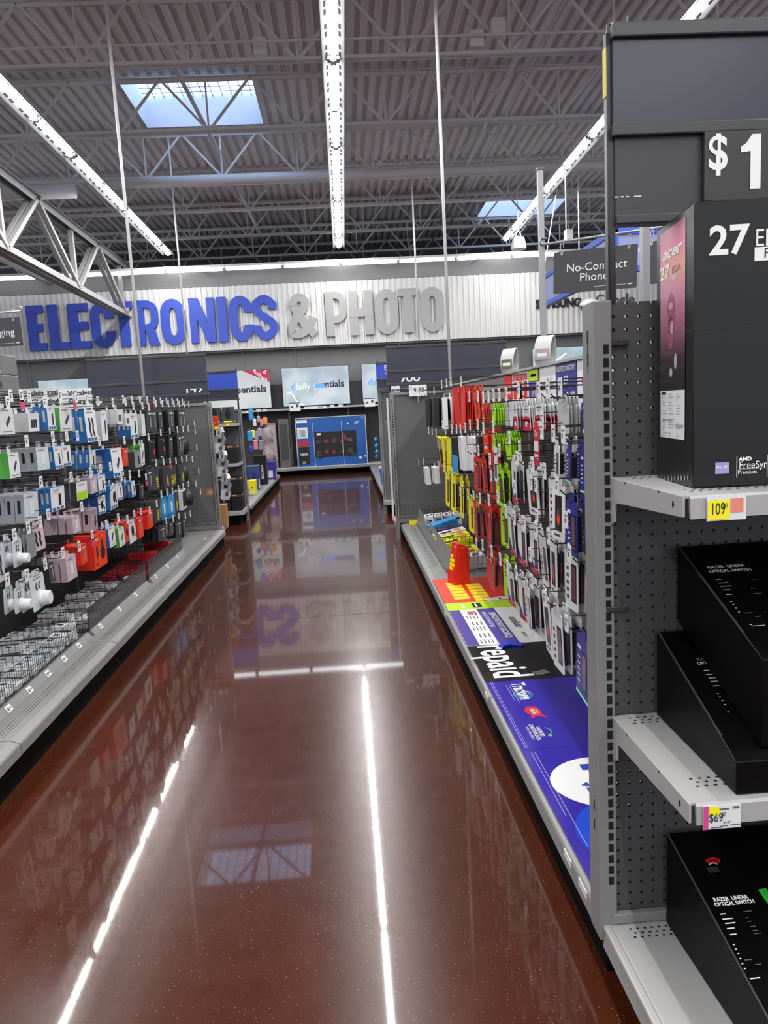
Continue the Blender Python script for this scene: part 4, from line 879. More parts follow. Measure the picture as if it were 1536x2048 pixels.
tag(MB().box(.57, 6.98, DZ, .72, 6.99, DZ+.04).build('price_strip', PYL), 'yellow price strip at the foot of the far right endcap panel', 'price strip')
# ================================================================== topper panels of the right rack
t = thing('topper_rail', 'pale header rail along the top of the right rack', 'header rail', (0, 0, 0))
MB().box(.970, 1.52, 1.24, .983, 7.1, 1.446).build('back_board', mat('topper_grey', (128, 126, 128), .5), t); MB().box(.955, 1.52, 1.4465, 1.0, 7.1, 1.458).build('top_lip', STEEL2, t)
def topper(p0, p1, c, label, fn):
    ya = at(p0, 765, 'x', .97).y; yb = at(p1, 765, 'x', .97).y; c_ = (ya+yb)/2; W = ya-yb
    o = MB().box(.9665, yb+.003, 1.243, .9695, ya-.003, 1.444).build('carrier_sign', c); tag(o, label, 'sign')
    def tx(s_, size, du, z, mt, bold=0, xs=1): text(s_, size, mt, o, 'lettering', frame((.9658, c_-du*W, z), *FACE_NX), bold, xs)
    fn(o, tx, c_, W)
def tabs(o, c_, W, items, mats):
    m = MB(); m.M = frame((.9660, c_, 1.243), *FACE_NX)
    for (u0, z0, u1, z1, k) in items: m.rect(u0*W, z0, u1*W, z1, k)
    m.flat = True; m.build('printed_blocks', mats, o)
topper(1008, 1025, PRD, 'red carrier sign at the far end of the right header rail', lambda o, tx, c_, W: (tx('boost', .085, 0, 1.36, WHITE, .002, .9*W/.25), tx('mobile', .03, .15, 1.30, WHITE, 0, W/.3)))
topper(1025.5, 1058, WHM, 'white carrier sign with red heading and phone pictures', lambda o, tx, c_, W: (tx('BOOST MOBILE UNLIMITED PLANS', .05, 0, 1.415, PRD, .002, .52*W/.45), tabs(o, c_, W, [(-.42, .02, -.22, .12, 0), (-.12, .01, .16, .15, 0), (-.06, .03, .1, .13, 1), (.22, .03, .42, .13, 0), (-.4, .135, -.2, .15, 2), (.24, .135, .42, .15, 2)], [PRD, PAM, PDG])))
topper(1058.5, 1078, VIO2, 'lime-topped indigo carrier sign in the header rail', lambda o, tx, c_, W: (tabs(o, c_, W, [(-.5, .145, .5, .2, 0), (-.25, .166, .25, .178, 1)], [LMM, PBK]), tx('15 50', .05, .1, 1.32, WHITE, .001, .8)))
topper(1081, 1113, WHM, 'white carrier sign with slate lettering in the header rail', lambda o, tx, c_, W: (tx('uscellular', .075, 0, 1.36, MATS['print_slate'], .001, .78), tx('PREPAID', .045, .05, 1.29, INK, .001, .8)))
topper(1113.5, 1155, mat('topper_blue', (40, 52, 130), .4), 'blue price sign with four white prices in the header rail', lambda o, tx, c_, W: (tx('UNLIMITED CONNECTIVITY', .03, 0, 1.42, WHITE, .0005, .7), tx('$25', .05, -.33, 1.36, WHITE, .001, .75), tx('$39', .05, .0, 1.37, WHITE, .001, .75), tx('$29', .05, -.33, 1.29, WHITE, .001, .75), tx('$49', .05, .02, 1.30, WHITE, .001, .75), tx('$59', .05, .32, 1.30, WHITE, .001, .75)))
topper(1156, 1240, WHM, 'white carrier sign with crimson lettering beside the near endcap post', lambda o, tx, c_, W: tx('verizon', .135, .0, 1.345, mat('print_ruby', (190, 20, 60), .5), .003, .85))
# curled leaflets standing on the rail
def curl(px_, y, h_, label, c):
    t = thing('curled_leaflet', label, 'leaflet', (.985, y, 1.458), R(48))
    m = MB(); prof_ = smooth([(-.02, 0), (-.034, h_*.35), (-.02, h_*.75), (.015, h_), (.03, h_*.6), (.034, h_*.25), (.016, 0)], 6); m.M = Matrix.Rotation(R(90), 4, 'X'); m.ribbon(prof_, .0012, -.042, .042); m.build('sheet', PLG, t)
    m = MB(); m.M = frame((-.0365, 0, h_*.35), (0, -1, 0), (0, 0, 1)); m.rect(-.034, -.025, .034, .025, 0); m.rect(-.025, -.01, .025, .006, 1, .0006); m.flat = True; m.build('front_print', [c, PWH], t)
curl(1020, 4.35, .135, 'curled olive and white leaflet standing on the header rail', POV)
curl(1088, 3.58, .135, 'curled pale leaflet with mauve print standing on the header rail', PPK)
a = at(1094, 862, 'x', .6); m = MB(); m.prism([(-.035, -.06), (.035, -.06), (.035, .05)]+arc(0, .05, .035, .045, 0, 180, 10)+[(-.035, .05)], 0, .002, 'x'); o = m.build('wobbler_tag', PDR, loc=(.655, 2.52, 1.13)); tag(o, 'crimson tongue-shaped tag hanging in front of the bare hooks', 'tag')
text('Gas', .03, WHITE, o, 'lettering', frame((-.0006, 0, .05), *FACE_NX)); m = MB(); m.M = frame((-.0006, 0, 0), *FACE_NX); m.rect(-.028, -.01, .028, .025); m.rect(-.025, -.035, .025, -.02); m.flat = True; m.build('front_print', PWH, o)
a = at(1002, 910, 'x', .64); o = MB().box(-.001, -.035, -.075, .001, .035, .075).build('barcode_tag', PWH, loc=(.66, 3.24, 1.02)); tag(o, 'tall white barcode tag hanging between orange and lime cards', 'tag')
m = MB(); m.M = frame((-.0016, 0, 0), *FACE_NX)
for k in range(8): m.rect(-.024+k*.006, -.06, -.021+k*.006, .0)
m.rect(-.02, .04, .02, .05); m.flat = True; m.build('front_print', PDG, o)
# price card at the far right
a = at(822, 786, 'y', 6.9); t = thing('price_card', 'white card reading 9.88 above the far right endcap panel', 'sign', (a.x, 7.1, a.z-.03))
MB().box(0, 0, 0, .17, .003, .105).build('card', PWH, t, bevel=.001); text('9.88', .062, INK, t, 'lettering', frame((.095, -.001, .055), *FACE_CAM), .0005); text('$', .03, INK, t, 'lettering', frame((.02, -.001, .075), *FACE_CAM)); MB().box(.08, .004, -.06, .09, .008, .02).build('clip', CHROME, t)
for i, px_ in enumerate((788, 797)):
    a = at(px_, 785, 'y', 7.1); o = MB().box(-.02, 0, 0, .02, .003, .06).build('price_tag', PWH, loc=(a.x, 7.19, 1.427)); tag(o, 'small white and brown tag on the far right endcap panel, %s' % ['left one', 'right one'][i], 'tag'); MB().box(-.018, -.0008, .008, .018, 0, .03).build('front_print', PDG, o)
# ================================================================== the near endcap
def hit(px, py, o, n):
    d = rt*((px-768)/FOC)-up*((py-1024)/FOC)+fw; c = Vector((0, 0, CAMZ)); o = Vector(o); n = Vector(n)
    return c+d*((o-c).dot(n)/d.dot(n))
EY = 1.45
t = thing('endcap_shelf', 'grey endcap unit with two shelves and perforated back facing the camera', 'endcap', (0, EY, 0))
MB().box(.528, 0, .175, 1.63, .008, 1.475).build('pegboard', PEG_N, t)
for x in (.488, 1.625):
    m = MB(); m.box(x, -.012, .13, x+.038, .05, 1.478); slots(m, x+.026, -.0126, .26, 1.40, n='y', w_=.011, h_=.018)
    for k in range(2): m.quad((x-.0006, .012, 1.40-k*.042), (x-.0006, .02, 1.40-k*.042), (x-.0006, .02, 1.425-k*.042), (x-.0006, .012, 1.425-k*.042), 1); m.quad((x-.0006, .014, 1.385-k*.042), (x-.0006, .018, 1.385-k*.042), (x-.0006, .018, 1.4-k*.042), (x-.0006, .014, 1.4-k*.042), 1)
    for k in range(2): m.quad((x-.0006, .012, .42-k*.045), (x-.0006, .02, .42-k*.045), (x-.0006, .016, .445-k*.045), (x-.0006, .012, .445-k*.045), 1)
    m.build('upright', [POST, SLOT], t, bevel=.002)
MB().box(.515, -.016, .168, 1.63, -.001, .19).build('bottom_rail', POST, t, bevel=.002)
for bb in ((.523, -.012, 1.392, .56, -.001, 1.404), (.509, -.016, .862, .556, -.0125, .874)): MB().box(*bb).build('bracket', mat('bracket_dark', (44, 44, 46), .4), t, bevel=.002)
m = MB(); m.lathe([(0, 0), (.005, 0), (.007, .003), (.0, .006)], 10); m.v = [Vector((p.x+.548, -p.z-.001, p.y+1.398)) for p in m.v]; m.build('screw', CHROME, t, smooth=True)
m = MB(); m.lathe([(0, 0), (.005, 0), (.007, .003), (.0, .006)], 10); m.v = [Vector((p.x+.552, -p.z-.001, p.y+.868)) for p in m.v]; m.build('screw', CHROME, t, smooth=True)
def ovals(m, x0, x1, y0, z, rows=3, mi=1):
    for r_ in range(rows):
        x = x0+(.006 if r_ % 2 else 0)
        while x < x1:
            m.add([(x+.0035*math.cos(a*math.pi/4), y0-r_*.0125+.0026*math.sin(a*math.pi/4), z) for a in range(8)], [list(range(8))], mi); x += .0155
m = MB(); D = .50
m.prism([(-.0, .135), (-D, .135), (-D, .15), (-D+.012, .165), (0, .165)], .512, 1.64, 'x'); m.prism([(0, .105), (0, .165), (-D, .165), (-D, .105)], .497, .5135, 'x'); m.prism([(0, .150), (0, .1652), (-D, .1652), (-D, .150)], .4955, .512, 'x')
ovals(m, .548, 1.0, -.03, .1656); m.build('base_deck', [STEEL2, SLOT], t, bevel=.004)
MB().box(.56, -D+.08, 0, 1.6, 0, .13).build('kick_plate', KICK, t)
def shelf(z, D, tagp):
    m = MB(); m.box(.524, -D, z-.004, 1.63, -.004, z); m.prism([(-D, z), (-D-.004, z-.004), (-D-.006, z-.036), (-D-.001, z-.036), (-D+.003, z-.004)], .532, 1.63, 'x')
    ovals(m, .553, 1.0, -.022, z+.0004); ovals(m, .56, 1.0, -D+.075, z+.0004)
    s_ = m.build('shelf', [STEEL2, SLOT], t)
    m = MB(); m.prism([(.008, z+.001), (-D-.003, z+.001), (-D-.003, z-.033), (-.05, z-.046), (-.036, z-.052), (-.033, z-.085), (.006, z-.102)], .520, .5245, 'x')
    for yy in (-.09, -.24): m.add([(.5196, yy+.004*math.cos(a*math.pi/3), z-.002+.002*math.sin(a*math.pi/3)) for a in range(6)], [list(range(6))], 1)
    m.add([(.5196, -D+.03+.004*math.cos(a*math.pi/4), z-.016+.006*math.sin(a*math.pi/4)) for a in range(8)], [list(range(8))], 1)
    m.build('shelf_bracket', [STEEL2, SLOT], s_, bevel=.001)
Z1, Z2 = 1.136, .637
shelf(Z1, .325, None); shelf(Z2, .352, None)
# price labels
def plabel(x, z, y, w_, h_, label, parts, tilt=0, words=()):
    o = thing('price_label', label, 'price label', (x, y, z), R(tilt)); MB().box(0, 0, 0, w_, .0012, h_).build('card', PWH, o)
    m = MB(); m.M = frame((0, -.0008, 0), *FACE_CAM)
    for (a, b, c, d, k) in parts: m.rect(a*w_, b*h_, c*w_, d*h_, k, (.0004 if k == 3 else 0))
    m.flat = True; m.build('printed_blocks', [mat('label_yellow', (236, 226, 20), .5), mat('label_coral', (222, 130, 112), .5), mat('label_pink', (206, 70, 140), .5), TAGK], o)
    for (s_, sz, u, v, mt, xs) in words: text(s_, sz, mt, o, 'lettering', frame((u*w_, -.0014, v*h_), *FACE_CAM), 0, xs)
plabel(.556, Z1-.040, EY-.325-.0095, .063, .040, 'white shelf label with yellow and coral blocks under the monitor box', [(.02, .05, .58, .82, 0), (.6, .3, .92, .85, 1)], 0, [('109', .027, .27, .45, INK, .6), ('00', .011, .45, .58, INK, .7)])
plabel(.541, Z2-.042, EY-.352-.0095, .062, .041, 'white shelf label with a pink edge and a price of 69', [(0, 0, .13, 1, 2), (.15, .58, .42, .95, 0), (.72, .12, .98, .16, 3), (.45, .1, .65, .14, 3), (.2, .05, .5, .1, 3), (.42, .8, .68, .86, 3), (.78, .82, .95, .92, 3)], 0, [('$69', .021, .33, .48, INK, .75), ('00', .010, .53, .6, INK, .8), ('$147', .006, .62, .26, INK, 1)])
# ---- header over the endcap
t = thing('header_sign', 'large dark header sign with a white price above the near endcap', 'header sign', (0, EY, 0))
MB().box(.54, .0, 1.635, 1.62, .02, 1.775).build('lower_panel', mat('header_soot', (50, 50, 53), .45, noise=.06), t); MB().box(.536, -.004, 1.797, 1.62, .022, 1.945).build('upper_panel', HDR, t)
m = MB(); m.box(.533, -.012, 1.775, 1.63, .028, 1.797); m.box(.533, -.014, 1.945, 1.63, .03, 1.972); m.box(.54, -.008, 1.618, 1.63, .028, 1.636); m.build('frame', HDRF, t, bevel=.003)
m = MB(); m.box(.526, .004, 1.39, .541, .018, 1.96); m.box(.529, .002, 1.40, .531, .0035, 1.60); m.tube([(.533, .01, 1.955), (.533, .01, 1.975), (.545, .01, 1.98), (.56, .01, 1.975)], .004, 6); m.tube([(.565, .0, 1.965), (.568, .0, 1.985)], .003, 6); m.build('post', mat('post_black', (34, 34, 40), .35), t)
MB().box(.5245, .003, 1.85, .526, .019, 1.935).build('sticker', mat('sticker_yellow', (196, 180, 60), .5), t)
MB().box(.706, -.013, 1.652, .834, -.003, 1.776).build('price_card', mat('card_soot', (44, 42, 42), .4), t, bevel=.001)
MB().box(.838, -.013, 1.652, .97, -.003, 1.776).build('price_card', mat('card_soot', (44, 42, 42), .4), t, bevel=.001)
c = hit(1436, 308, (0, EY-.0145, 0), (0, 1, 0)); text('$', .088, WHITE, t, 'price_text', frame((c.x, -.0145, c.z), *FACE_CAM), .0018, .85)
c = hit(1500, 322, (0, EY-.0145, 0), (0, 1, 0)); m = MB(); m.M = frame((c.x, -.0145, c.z), *FACE_CAM); m.poly([(.004, .048), (.021, .048), (.021, -.05), (.001, -.05), (.001, .018), (-.018, .016), (-.018, .026), (-.008, .032), (-.002, .04)]); m.flat = True; m.build('price_digit', WHITE, t)
m = MB(); m.M = frame((.538, -.0005, 1.668), *FACE_CAM)
for k, (a, b) in enumerate(((0, .008), (.012, .018), (.022, .028), (.038, .052))): m.rect(a, 0, b, .0022)
m.flat = True; m.build('small_print', PAPER, t)
# ---- monitor box
ang = R(-6.4); O = Vector((.577, 1.206, Z1+.001)); ca, sa = math.cos(ang), math.sin(ang)
mbk = mat('monitor_black', (18, 18, 19), .28, noise=.12, nscale=4, spec=.4)
t = thing('monitor_box', 'tall black monitor carton with a pink printed side on the top shelf', 'box', O, ang)
MB().box(0, 0, 0, .665, .198, .458).build('carton', mbk, t, bevel=.0025)
m = MB(); m.box(-.0006, .0, .258, .0, .198, .2605); m.box(0, -.0006, .2585, .665, 0, .2605); m.build('lid_seam', BLACK, t)
fx, fn = Vector((ca, sa, 0)), Vector((sa, -ca, 0)); sx = Vector((-sa, ca, 0)); sn = Vector((-ca, -sa, 0))
def fu(px, py): p = hit(px, py, O, fn)-O; return p.dot(fx), p.z
def su(px, py): p = hit(px, py, O, sn)-O; return p.dot(sx), p.z
def ftext(s_, px, py, size, bold=0, xs=1, mt=WHITE, nm='lettering'):
    u, z = fu(px, py); return text(s_, size, mt, t, nm, frame((u, -.0012, z), (1, 0, 0), (0, 0, 1)), bold, xs)
def stext(s_, px, py, size, bold=0, xs=1, mt=WHITE, shear=0):
    u, z = su(px, py); return text(s_, size, mt, t, 'lettering', frame((-.0015, u, z), (0, -1, 0), (0, 0, 1)), bold, xs, shear=shear)
ftext('27', 1457, 483, .062, .0015, 1.0); u, z = fu(1509, 478); text('EDA', .038, WHITE, t, 'lettering', frame((u, -.0012, z), (1, 0, 0), (0, 0, 1)), 0, .8, align='LEFT')
u, z = fu(1509, 495); m = MB(); m.M = frame((u, -.0009, z), *FACE_CAM); m.rect(0, -.021, .085, .0); m.flat = True; m.build('label_block', WHITE, t); text('FHD', .022, INK, t, 'lettering', frame((u+.035, -.0014, z-.0105), *FACE_CAM))
ftext('AMD', 1490, 918, .0085, .0004, 1.1); u, z = fu(1477, 931); text('FreeSync', .017, WHITE, t, 'lettering', frame((u, -.0012, z), *FACE_CAM), 0, .86, align='LEFT'); ftext('Premium', 1494, 944, .0095, 0, .9)
m = MB(); a = fu(1473, 955); b = fu(1473, 913); m.M = frame((0, -.0009, 0), *FACE_CAM); m.rect(a[0]-.0006, a[1], a[0]+.0004, b[1]); a = fu(1533, 955); m.rect(a[0], a[1], a[0]+.0008, b[1]); a = fu(1477, 938.5); m.rect(a[0], a[1], a[0]+.046, a[1]+.0006); m.flat = True; m.build('logo_lines', PAPER, t)
m = MB(); a = fu(1430, 948); b = fu(1458, 924); m.M = frame((0, -.0009, 0), *FACE_CAM); m.rect(a[0], a[1], b[0], b[1]); m.flat = True; m.build('badge', mat('badge_lilac', (150, 140, 190), .3), t); ftext('FULL HD', 1444, 934, .0062, .0002, .8)
def strip_mat():
    m = bpy.data.materials.new('strip_print'); m.use_nodes = True; nt = m.node_tree; b = nt.nodes['Principled BSDF']; b.inputs['Roughness'].default_value = .25
    tc = nt.nodes.new('ShaderNodeTexCoord'); s = nt.nodes.new('ShaderNodeSeparateXYZ'); nt.links.new(tc.outputs['Object'], s.inputs[0])
    mr = nt.nodes.new('ShaderNodeMapRange'); mr.inputs['From Min'].default_value = .18; mr.inputs['From Max'].default_value = .45; nt.links.new(s.outputs[2], mr.inputs['Value'])
    r_ = nt.nodes.new('ShaderNodeValToRGB'); e = r_.color_ramp.elements
    e[0].position = 0; e[0].color = L((34, 30, 32))+(1,); e[1].position = 1; e[1].color = L((130, 56, 88))+(1,)
    for p, c in ((.15, (60, 44, 52)), (.35, (150, 96, 120)), (.55, (196, 128, 152)), (.72, (222, 160, 140)), (.85, (214, 110, 140))):
        q = r_.color_ramp.elements.new(p); q.color = L(c)+(1,)
    nt.links.new(mr.outputs[0], r_.inputs['Fac']); nt.links.new(r_.outputs['Color'], b.inputs['Base Color']); return m
m = MB(); a = su(1372, 430); b = su(1322, 735); m.M = frame((-.0009, 0, 0), (0, -1, 0), (0, 0, 1)); u0, u1 = -b[0], -a[0]; m.rect(u0, .165, u1, .445); m.flat = True; m.build('side_print', strip_mat(), t)
def sblob(nm, mt, shapes, x=-.0012):
    m = MB(); m.M = frame((x, 0, 0), (0, -1, 0), (0, 0, 1))
    for (px, py, ru, rv) in shapes: q = su(px, py); m.disc(-q[0], q[1], ru, rv, 0)
    m.flat = True; return m.build(nm, mt, t)
sblob('picture', mat('print_rose', (150, 84, 108), .3), [(1343, 628, .022, .036), (1343, 665, .014, .03)]); sblob('picture', mat('print_pale', (196, 150, 168), .3), [(1343, 612, .012, .006), (1345, 655, .009, .012)], -.0014)
stext('acer', 1344, 503, .028, .0008, 2.0, WHITE, .3); stext('27', 1331, 547, .032, .0008, 1.7); stext('EDA', 1354, 537, .016, 0, 1.5, mat('print_rose', (150, 84, 108))); stext('FHD', 1349, 555, .012, .0002, 1.2)
m = MB(); m.M = frame((-.0009, 0, 0), (0, -1, 0), (0, 0, 1)); a = su(1322, 782); b = su(1370, 880); m.rect(-a[0], b[1], -b[0], a[1])
W_ = a[0]-b[0]; H_ = a[1]-b[1]; m.M = frame((-.0013, -(-a[0]), b[1]), (0, -1, 0), (0, 0, 1))
for r_ in range(16):
    for c_ in range(3):
        if random.random() < .8: m.rect(.05*W_+c_*.31*W_, H_*(.04+.058*r_), .05*W_+c_*.31*W_+W_*random.uniform(.1, .26), H_*(.055+.058*r_), 1)
m.rect(.06*W_, .92*H_, .25*W_, .97*H_, 2); m.rect(.1*W_, .36*H_, .5*W_, .4*H_, 1); m.rect(.65*W_, .24*H_, .95*W_, .3*H_, 1); m.flat = True; m.build('data_label', [PWH, mat('print_mid', (150, 152, 154), .5), INK], t)
sblob('care_icons', mat('print_greyed', (140, 138, 140), .4), [(1325+k*6.5, 958-k*.3, .0034, .0045) for k in range(9)])
sblob('picture', mat('print_frost', (170, 170, 172), .3), [(1352, 722, .007, .014), (1343, 745, .008, .008)])
# ---- black wedge boxes of keyboards on the lower shelves
KB_ = mat('carton_black', (4, 4, 5), .4, spec=.14)
def wedge(x0, wd, y1, y0, z, hb, hf, rz_, label, lift=0.0):
    """y1 back, y0 front; hb/hf heights of the sloped top at back and front"""
    t = thing('keyboard_box', label, 'box', (x0, y1, z), rz_); ln = y1-y0
    m = MB(); m.prism([(0, lift+(hb-hf if lift else 0)), (-ln, lift), (-ln, hf), (0, hb)], 0, wd, 'x'); m.build('carton', KB_, t, bevel=.002)
    sl = math.atan2(hb-hf, ln); upv = (0, math.cos(sl), math.sin(sl)); nv = Vector((0, -math.sin(sl), math.cos(sl)))
    mw_ = Matrix.Translation((x0, y1, z)) @ Matrix.Rotation(rz_, 4, 'Z')
    po = mw_ @ Vector((0, 0, hb)); pn = (mw_.to_3x3() @ nv)
    def loc(px, py, e=.0012):
        q = mw_.inverted() @ hit(px, py, po, pn); return q+nv*e
    m = MB(); m.bar((.002, -.004, hb+.0002), (.002, -ln+.004, hf+.0002), .0035, .0015); m.build('edge_fold', mat('fold_grey', (58, 58, 60), .4), t)
    def tx(s_, px, py, size, bold=0, xs=1, mt=WHITE, al='LEFT'): q = loc(px, py); text(s_, size, mt, t, 'lettering', frame(q, (1, 0, 0), upv), bold, xs, align=al)
    def marks(lst, mt, nm='small_print'):
        m = MB()
        for (px, py, w_, h_) in lst:
            q = loc(px, py, .001); m.M = frame(q, (1, 0, 0), upv); m.rect(0, -h_/2, w_, h_/2)
        m.flat = True; m.build(nm, mt, t)
    return t, tx, marks, loc, upv
gl = mat('print_pale_grey', (170, 170, 170), .4); gd = mat('print_dim', (90, 90, 92), .4)
tC, tx, mk, loc, upv = wedge(.630, .46, 1.43, .98, .1662, .207, .083, R(1), 'black sloping keyboard carton with a red switch picture on the bottom deck')
tx('RAZER  LINEAR', 1427, 1801, .0115, .0004, .86); tx('OPTICAL SWITCH', 1429, 1811, .0115, .0004, .84)
mk([(1440, 1829, .011, .0022), (1445, 1839, .02, .0022), (1450, 1848, .02, .0022), (1454, 1858, .014, .0022), (1460, 1870, .012, .0022), (1466, 1890, .003, .002), (1470, 1899, .003, .002), (1475, 1908, .003, .002), (1479, 1918, .003, .002), (1483, 1928, .003, .002), (1488, 1938, .003, .002), (1500, 1958, .018, .002)], WHITE)
mk([(1487, 1824, .016, .0016), (1491, 1836, .005, .0016), (1495, 1844, .008, .0016), (1500, 1854, .011, .0016), (1505, 1862, .01, .0016), (1508, 1868, .015, .0016), (1489, 1921, .014, .0016), (1510, 1930, .011, .0016)], gd)
def swt(t, loc, upv, px, py, k, red):
    q = loc(px, py, .001); m = MB(); m.M = frame(q, (1, 0, 0), upv); m.disc(0, 0, .015*k, .007*k); m.rect(-.011*k, -.006*k, .012*k, .004*k); m.flat = True; m.build('switch_picture', red, t)
    m = MB(); m.M = frame(loc(px+1, py+9, .0012), (1, 0, 0), upv); m.ribbon(arc(0, 0, .008*k, .005*k, 10, 170, 8), .0012, 0, .0003); m.flat = True; m.build('switch_picture', gl, t)
    m = MB(); m.M = frame(loc(px, py+17, .0008), (1, 0, 0), upv); m.rect(-.011*k, -.008*k, .011*k, .006*k); m.flat = True; m.build('switch_picture', mat('print_coal', (40, 40, 43), .3), t)
swt(tC, loc, upv, 1426, 1722, 1.0, mat('print_scarlet', (190, 24, 44), .35))
m = MB(); m.M = frame(loc(1534, 1800, .001), (1, 0, 0), upv); m.poly([(-.005, .022), (.012, .026), (.012, -.03), (-.003, -.018)]); m.flat = True; m.build('switch_picture', mat('print_kelly', (40, 170, 50), .35), tC)
tB, tx, mk, loc, upv = wedge(.612, .46, 1.435, 1.11, Z2+.001, .178, .057, R(-1), 'black sloping keyboard carton at the bottom of the middle shelf stack')
tx('RA', 1393, 1320, .0115, .0003, .9, gd); tx('OPTI', 1394, 1328, .0115, .0003, .9, gl)
mk([(1407, 1342, .011, .002), (1412, 1350, .012, .002), (1417, 1357, .018, .002), (1421, 1364, .014, .002), (1426, 1373, .012, .002), (1434, 1388, .003, .002), (1438, 1395, .003, .002), (1443, 1402, .003, .002), (1448, 1410, .003, .002), (1455, 1425, .003, .002)], gl)
tA, tx, mk, loc, upv = wedge(.657, .44, 1.44, 1.13, Z2+.0635, .288, .158, R(.5), 'black keyboard carton lying on top of another sloping carton, middle shelf', lift=.006)
tx('RAZER  LINEAR', 1415, 1136, .0115, .0003, .92); tx('OPTICAL SWITCH', 1417, 1145, .0115, .0003, .9)
mk([(1431, 1160, .011, .002), (1436, 1167, .02, .002), (1441, 1174, .021, .002), (1446, 1181, .014, .002), (1452, 1190, .012, .002), (1460, 1204, .004, .002), (1465, 1210, .003, .002), (1470, 1217, .003, .002), (1476, 1225, .003, .002), (1499, 1250, .004, .002), (1503, 1253, .024, .0016)], gl)
mk([(1505, 1160, .012, .0016), (1500, 1178, .01, .0016), (1507, 1188, .015, .0016), (1487, 1227, .016, .0016), (1510, 1234, .012, .0016)], gd)
m = MB(); m.M = frame(loc(1415, 1092, .001), (1, 0, 0), upv); m.ribbon(arc(0, 0, .009, .006, 10, 170, 8), .0009, 0, .0003); m.flat = True; m.build('switch_picture', gd, tA)
for i, (x, z, h_, lab) in enumerate(((.606, .20, .055, 'lower deck carton'), (.628, .86, .07, 'carton on top'), (.600, .665, .06, 'lower carton on middle shelf'))):
    pass
# ================================================================== hanging aisle signs
SGN = mat('sign_charcoal', (52, 52, 55), .4); SLV = mat('pole_silver', (150, 150, 152), .35, metal=.3)
def pole(x, y, z0, z1, label):
    t = thing('sign_pole', label, 'pole', (x, y, z0)); MB().box(-.013, -.013, 0, .013, .013, z1-z0).build('post', SLV, t, bevel=.002); MB().box(-.017, -.017, z1-z0, .017, .017, z1-z0+.006).build('cap', POST, t)
    m = MB(); [m.disc(u, v, .002, None, 0, 0, 8) for u in (-.004, .004) for v in (.1, .11)]; m.v = [Vector((p.x, -.0136, p.y)) for p in m.v]; m.flat = True; m.build('holes', SLOT, t)
pole(1.0, 3.66, 1.458, at(1085, 340, 'y', 3.66).z, 'thin silver pole on the right rack holding the phones sign arm')
pole(1.0, 2.43, 1.458, at(1283, 440, 'x', 1.0).z, 'thin silver pole rising behind the black phones sign, nearer the endcap')
a = at(1086, 489, 'y', 3.64); b = at(1400, 443, 'y', 3.2)
t = thing('sign_hanger', 'thin metal arm reaching right from the silver pole', 'sign arm', a); d = b-a
MB().tube([(-.0, 0, .0), tuple(d)], .006, 8).build('rod', SLV, t); MB().tube([(0, 0, 0), (-.015, 0, .01), (-.01, 0, .03), (.02, 0, .028)], .005, 6).build('hook', SLV, t)
def hsign(c00, c10, c11, c01, lines, size, label, mt_w=PWH, ring=True, align=None):
    """corner points: top-left, top-right, bottom-right, bottom-left"""
    r_ = (c10-c00); h_ = (c00-c01).length; wd = r_.length
    t = thing('hanging_sign', label, 'sign', c00); F = frame((0, 0, 0), r_, (0, 0, 1))
    m = MB(); m.M = F; m.prism([(p[0]+wd/2, p[1]) for p in round_rect(wd, -h_, 0, .008)], -.004, .0, 'z'); m.build('plate', SGN, t)
    for i, (s_, v) in enumerate(lines):
        text(s_, size, mt_w, t, 'lettering', F @ Matrix.Translation((wd*(.52 if align is None else align), -h_*v, .0012)))
    m = MB(); m.M = F; m.rect(wd*.5, -h_*.90, wd*.88, -h_*.892, 0, .0012); m.rect(wd*.90, -h_*.91, wd*.95, -h_*.88, 0, .0012); m.flat = True; m.build('small_print', PAPER, t)
    for u in (.1, .9):
        q = MB(); q.M = F @ Matrix.Translation((wd*u, -.012, .001)); q.lathe([(.0022, 0), (.006, 0), (.006, .002), (.0022, .002)], 10); q.build('eyelet', CHROME, t)
        q = MB(); q.M = F @ Matrix.Translation((wd*u, .018, 0)); q.ribbon(arc(0, 0, .007, .029, 0, 330, 12), .0015, -.001, .001); q.build('ring', CHROME, t)
P3 = lambda px, py, y: at(px, py, 'y', y)
hsign(P3(1108, 505, 3.6), P3(1276, 487, 3.4), P3(1280, 567, 3.4), P3(1112, 588, 3.6), [('No-Contract', .42), ('Phones', .66)], .052, 'black hanging sign reading No-Contract Phones')
hsign(P3(1293, 483, 3.29), P3(1400, 476, 3.2), P3(1404, 566, 3.2), P3(1297, 568, 3.29), [], .05, 'black hanging sign mostly hidden behind the monitor carton')
a = P3(-60, 640, 4.1); hsign(P3(-90, 642, 4.1), P3(39, 634, 4.1), P3(44, 690, 4.1), P3(-84, 699, 4.1), [('Charging', .52)], .05, 'black hanging sign cut by the left picture edge', align=.62)
a = P3(-80, 632, 4.1); b = P3(42, 622, 4.1); m = MB().tube([a, b, b+Vector((.006, 0, .012)), b+Vector((0, 0, .022)), b+Vector((-.012, 0, .018))], .005, 8); tag(m.build('sign_hanger', SLV), 'thin hooked arm above the hanging sign at the left edge', 'sign arm')
